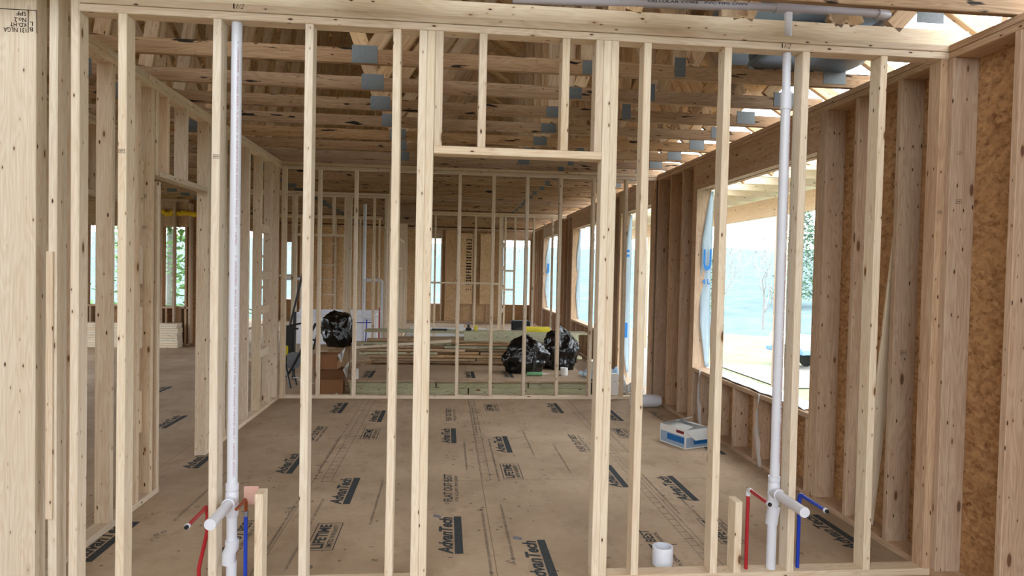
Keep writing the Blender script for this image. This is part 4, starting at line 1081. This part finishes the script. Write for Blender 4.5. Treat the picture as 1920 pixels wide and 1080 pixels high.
pb = empty('rear_water_pipe', (-1.42, 12.3, 0), 'thin blue water pipe riser with cross piece near the bathtub', 'pipe')
bm = bmesh.new(); tube_bm(bm, [(0, 0, 0), (.02, 0, .62)], .011, 10); smooth_auto(fin('riser', bm, 'pexblue', pb))
bm = bmesh.new(); tube_bm(bm, [(-.2, 0, .56), (.15, 0, .57)], .009, 10); smooth_auto(fin('cross_pipe', bm, 'pexblue', pb))
pr = empty('rear_water_pipe', (-1.17, 12.2, 0), 'thin red water pipe riser near the bathtub', 'pipe')
bm = bmesh.new(); tube_bm(bm, [(0, 0, 0), (0, 0, .85)], .011, 10); smooth_auto(fin('riser', bm, 'pexred', pr))

sp_ = empty('speaker', (1.42, 12.6, 0), 'black job-site speaker box on the rear floor in front of the far window', 'speaker')
bm = bmesh.new(); box_bm(bm, (-.17, -.12, 0), (.17, .12, .62), .02); fin('cabinet', bm, 'blackbox', sp_)
bm = bmesh.new(); tube_bm(bm, [(-.03, -.125, .42), (-.03, -.135, .42)], [.09, .07], 24); smooth_auto(fin('cone', bm, 'steel', sp_))
bm = bmesh.new(); tube_bm(bm, [(-.2, 0, .60), (.2, 0, .60)], .014, 10); smooth_auto(fin('handle', bm, 'toolgrey', sp_))
crumple('white_sack', (1.75, 12.15, .0), .5, .4, .42, 'white', 'white sack slumped against the black speaker', 'sack', 11)
yc = empty('yellow_case', (1.42, 10.36, .619), 'low yellow plastic case on the back of the lumber pile', 'case')
bm = bmesh.new(); box_bm(bm, (-.21, -.08, 0), (.21, .08, .075), .02); fin('case_shell', bm, 'yellow', yc)
bm = bmesh.new(); box_bm(bm, (-.05, -.1, .04), (.05, -.08, .055), .004); fin('latch', bm, 'yellow', yc)
yl = empty('tape_measure', (.48, 10.33, .619), 'small yellow tape case standing on the lumber pile', 'tape')
bm = bmesh.new(); box_bm(bm, (-.025, -.02, 0), (.025, .02, .085), .008); fin('case_shell', bm, 'yellow', yl)
wx = empty('white_box', (.24, 10.33, .619), 'small white box with blue print on the lumber pile', 'box')
bm = bmesh.new(); box_bm(bm, (-.06, -.05, 0), (.05, .05, .10), .003); fin('box_body', bm, 'white', wx)
tl = empty('power_tool', (.36, 10.36, .619), 'dark power tool between the white box and the tape on the pile', 'tool')
bm = bmesh.new(); box_bm(bm, (-.04, -.03, 0), (.05, .03, .05), .012); box_bm(bm, (-.015, -.02, .05), (.02, .02, .12), .01); fin('tool_body', bm, 'rubber', tl)
bm = bmesh.new(); box_bm(bm, (-.03, -.032, .085), (.03, .03, .13), .01); fin('tool_head', bm, 'toolgrey', tl)
crumple('floor_light_patch', (.1, 16.8, .002), 2.0, 2.4, .02, 'white', 'patch of window light on the rear floor, made as a pale sheet', 'sheet', 14)  # white sheet stands in for window light pooled on the floor
pan = empty('open_tool_case', (-.08, 10.36, .619), 'flat black open tool case on the lumber pile', 'case')
bm = bmesh.new(); box_bm(bm, (-.12, -.06, 0), (.12, .06, .022), .008); fin('case_shell', bm, 'rubber', pan)

# boards stacked against the back wall of the left room
for i in range(10):
    o = board('stacked_board', (-7.4, 13.02, .022 + i * .045), (-4.9 + random.uniform(-.02, .02), 13.02, .022 + i * .045), (0, 1, 0), .24, .042, 'near')
    tag(o, 'long pale board stacked flat under the left room window, %s up' % ('bottom', 'second', 'third', 'fourth', 'fifth', 'sixth', 'seventh', 'eighth', 'ninth', 'topmost tenth')[i], 'board', 'boards stacked in the left room')
pail = empty('paint_pail', (-3.30, 5.0, 0), 'dark pail on the left room floor, between the left edge studs', 'pail')
bm = bmesh.new(); lathe_bm(bm, [(.13, 0), (.15, .36), (.155, .37), (.0, .37)], seg=28); smooth_auto(fin('pail_wall', bm, 'steel', pail)); 
bm = bmesh.new(); lathe_bm(bm, [(.137, .1), (.151, .3)], seg=28, caps=False); smooth_auto(fin('label_band', bm, 'cartonred', pail))

# ------------------------------------------------------------------ porch
porch = empty('trim_2', (4.6, 8, 0), 'open porch roof framing outside the right wall', kind='structure')
def pboard(*a, **k): return board(*a, **k)
board('porch_beam', (4.6, -2, 2.53), (4.6, 16.6, 2.53), (0, 0, 1), .26, .09, 'near', porch)
for i in range(26): 
    y = 1.3 + i * .61
    board('porch_joist', (2.74, y, 2.78), (4.95, y, 2.78), (0, 0, 1), .19 if True else .14, SW, 'near', porch)
for y in (2.6, 8.9, 14.9): board('porch_post', (4.6, y, -.6), (4.6, y, 2.40), (0, 1, 0), .12, .12, 'near', porch)
bm = bmesh.new(); box_bm(bm, (3.9 - 4.6, -7.2, 2.885), (.75, 8.6, 2.90)); fin('porch_deck', bm, 'wrap', porch, loc=(0, 0, 0))
bm = bmesh.new(); box_bm(bm, (2.72, .8, -.62), (4.9, 20, -.12)); tag(fin('trim_3', bm, 'concrete'), kind='structure')

# ------------------------------------------------------------------ outdoors
def gh(r): return -.63 + 7.2 * max(0, (r - 19) / 110) ** .85
bm = bmesh.new(); N = 60
g = [[bm.verts.new((-150 + 300 * i / N, -60 + 240 * j / N, 0)) for j in range(N + 1)] for i in range(N + 1)]
for i in range(N + 1):
    for j in range(N + 1):
        v = g[i][j]; r = math.hypot(v.co.x, v.co.y - 8)
        h = -.62
        v.co.z = h
for i in range(N):
    for j in range(N): bm.faces.new((g[i][j], g[i + 1][j], g[i + 1][j + 1], g[i][j + 1]))
tag(fin('ground', bm, 'lawn', None, smooth=True), kind='structure')
bm = bmesh.new(); rows = []
for i in range(31):
    k = i / 30; x = 6.5 + 30 * k; y = 14 + 8 * k * k
    rows.append((bm.verts.new((x, y - 1.6, gh(math.hypot(x, y - 9.6)) + .03)), bm.verts.new((x, y + 1.6, gh(math.hypot(x, y - 6.4)) + .03))))
for i in range(30): bm.faces.new((rows[i][0], rows[i + 1][0], rows[i + 1][1], rows[i][1]))
tag(fin('path', bm, 'gravel'), kind='structure')
bm = bmesh.new(); rows = []
for i in range(121):
    a = 2 * PI * i / 120; row = []
    for j in range(9):
        k = (j / 8) ** 1.5; r = 19 + 110 * k
        hh = gh(r) + (.9 * noise.noise(Vector((math.cos(a) * 2.2, math.sin(a) * 2.2, 4))) + .7 * noise.noise(Vector((math.cos(a) * 26, math.sin(a) * 26, k * 6)))) * k
        row.append(bm.verts.new((r * math.cos(a), 8 + r * math.sin(a), hh)))
    rows.append(row)
for i in range(120):
    for j in range(8): bm.faces.new((rows[i][j], rows[i + 1][j], rows[i + 1][j + 1], rows[i][j + 1]))
tag(fin('hills', bm, 'hill', None, smooth=True), kind='structure')

def bare_tree(loc, h, seed, label):
    rnd = random.Random(seed); bm = bmesh.new()
    def br(p, d, L, r, depth):
        pts = [p]; rs = [r]; q = p.copy(); dd = d.copy()
        for s in range(3):
            dd = (dd + Vector((rnd.uniform(-.18, .18), rnd.uniform(-.18, .18), .06))).normalized(); q = q + dd * L / 3; pts.append(q.copy()); rs.append(r * (1 - .18 * (s + 1)))
        tube_bm(bm, pts, rs, 5, caps=False)
        if depth == 0: return
        for k in range(4 if depth > 2 else 3):
            a = rnd.uniform(0, 2 * PI); t = rnd.choice((1, 2, 3)); sd = Vector((math.cos(a), math.sin(a), rnd.uniform(.4, 1.3))).normalized()
            br(pts[t], (dd * .5 + sd * .7).normalized(), L * rnd.uniform(.5, .72), max(.006, rs[t] * .55), depth - 1)
    br(Vector((0, 0, 0)), Vector((0, 0, 1)), h * .42, h * .013, 4)
    o = fin('bare_tree', bm, 'bark', None, smooth=True, loc=loc); tag(o, label, 'tree', 'trees outside the windows')
def ev_tree(loc, h, seed, label, mat='needles', spread=.28):
    rnd = random.Random(seed); e = empty('evergreen_tree', loc, label, 'tree', 'trees outside the windows')
    bm = bmesh.new(); tube_bm(bm, [(0, 0, 0), (0, 0, h * .95)], [h * .02, h * .004], 7); fin('trunk', bm, 'bark', e)
    bm = bmesh.new()
    for i in range(2600):
        z = h * (.12 + .88 * rnd.random() ** 1.15); r = (h - z) * spread + .15; a = rnd.uniform(0, 2 * PI); rr = r * math.sqrt(rnd.random())
        p = Vector((rr * math.cos(a), rr * math.sin(a), z - rr * .15)); s = rnd.uniform(.06, .16) * h / 6
        d1 = Vector((rnd.gauss(0, 1), rnd.gauss(0, 1), rnd.gauss(0, .4))).normalized() * s; d2 = Vector((rnd.gauss(0, 1), rnd.gauss(0, 1), rnd.gauss(0, .6))).normalized() * s * .5
        bm.faces.new([bm.verts.new(v) for v in (p - d1, p + d2, p + d1, p - d2)])
    fin('foliage', bm, mat, e)
def gz(x, y): return gh(math.hypot(x, y - 8)) - .1
for i, (x, y, h, lb) in enumerate(((9.6, 22.6, 4.8, 'slim bare tree at the lawn edge, left one seen through the nearest window'),
                                   (12.1, 24.6, 4.8, 'slim bare tree at the lawn edge, right one seen through the nearest window'),
                                   (19.6, 29.5, 7.5, 'taller bare tree behind the lawn in the nearest window'),
                                   (13.0, 34, 9.5, 'tall bare tree at the left side of the nearest window view'),
                                   (18.3, 26.5, 7.0, 'bare tree by the right edge of the nearest window view'),
                                   (7.4, 30, 6.5, 'bare tree seen through the tall door opening'))):
    bare_tree((x, y, gz(x, y)), h, i + 3, lb)
ev_tree((16.2, 29.5, gz(16.2, 29.5)), 5.4, 1, 'hazy evergreen tree behind the white pipe in the nearest window')
ev_tree((11.4, 28.5, gz(11.4, 28.5)), 2.6, 2, 'low evergreen tree at the lawn edge in the nearest window')
ev_tree((-8.0, 20.5, -.64), 6.5, 5, 'leafy pale green tree outside the left room window', 'leafpale', .42)
ev_tree((-13.5, 24, -.64), 4.0, 6, 'pale green tree outside the far left window sliver', 'leafpale', .4)
rnd = random.Random(5); bm = bmesh.new()                        # leafless woods along the foot of the hill
for i in range(900):
    a = rnd.uniform(-.15, PI + .1); r = rnd.uniform(33, 80); x = r * math.cos(a); y = 8 + r * math.sin(a); z0 = gh(r) - .2; h = rnd.uniform(2.2, 5.5)
    p = Vector((x, y, z0)); tube_bm(bm, [p, p + Vector((rnd.uniform(-.3, .3), 0, h))], [.035, .012], 3, caps=False)
    for k in range(9):
        q = p + Vector((0, 0, h * rnd.uniform(.3, .95))); b = rnd.uniform(0, 2 * PI); L = h * rnd.uniform(.12, .32)
        e = q + Vector((math.cos(b) * L, math.sin(b) * L, L * rnd.uniform(.5, 1.3))); tube_bm(bm, [q, e], [.02, .007], 3, caps=False)
tag(fin('woods', bm, 'bark', None), 'leafless grey woods along the foot of the hill', 'woods', kind='stuff')

# small trailer outside
tk = empty('trailer', (8.4, 15.2, -.6), 'small blue and white trailer with dark mudguards standing on the drive', 'trailer', rz=.2)
def tkp(name, lo, hi, mat, bev=.02):
    bm = bmesh.new(); box_bm(bm, lo, hi, bev); return fin(name, bm, mat, tk)
tkp('bed', (-.28, -.4, .34), (.30, .9, .44), 'truckblue'); tkp('cover', (-.25, -.36, .44), (.25, .86, .78), 'truckwhite', .05)
for x in (-.34, .36):
    bm = bmesh.new(); tube_bm(bm, [(x - .05, .2, .22), (x + .05, .2, .22)], .22, 24); smooth_auto(fin('wheel', bm, 'rubber', tk))
    bm = bmesh.new(); tube_bm(bm, arc((x, .2, .24), .30, 0, PI, (1, 2), 10), .035, 8); smooth_auto(fin('mudguard', bm, 'steel', tk))
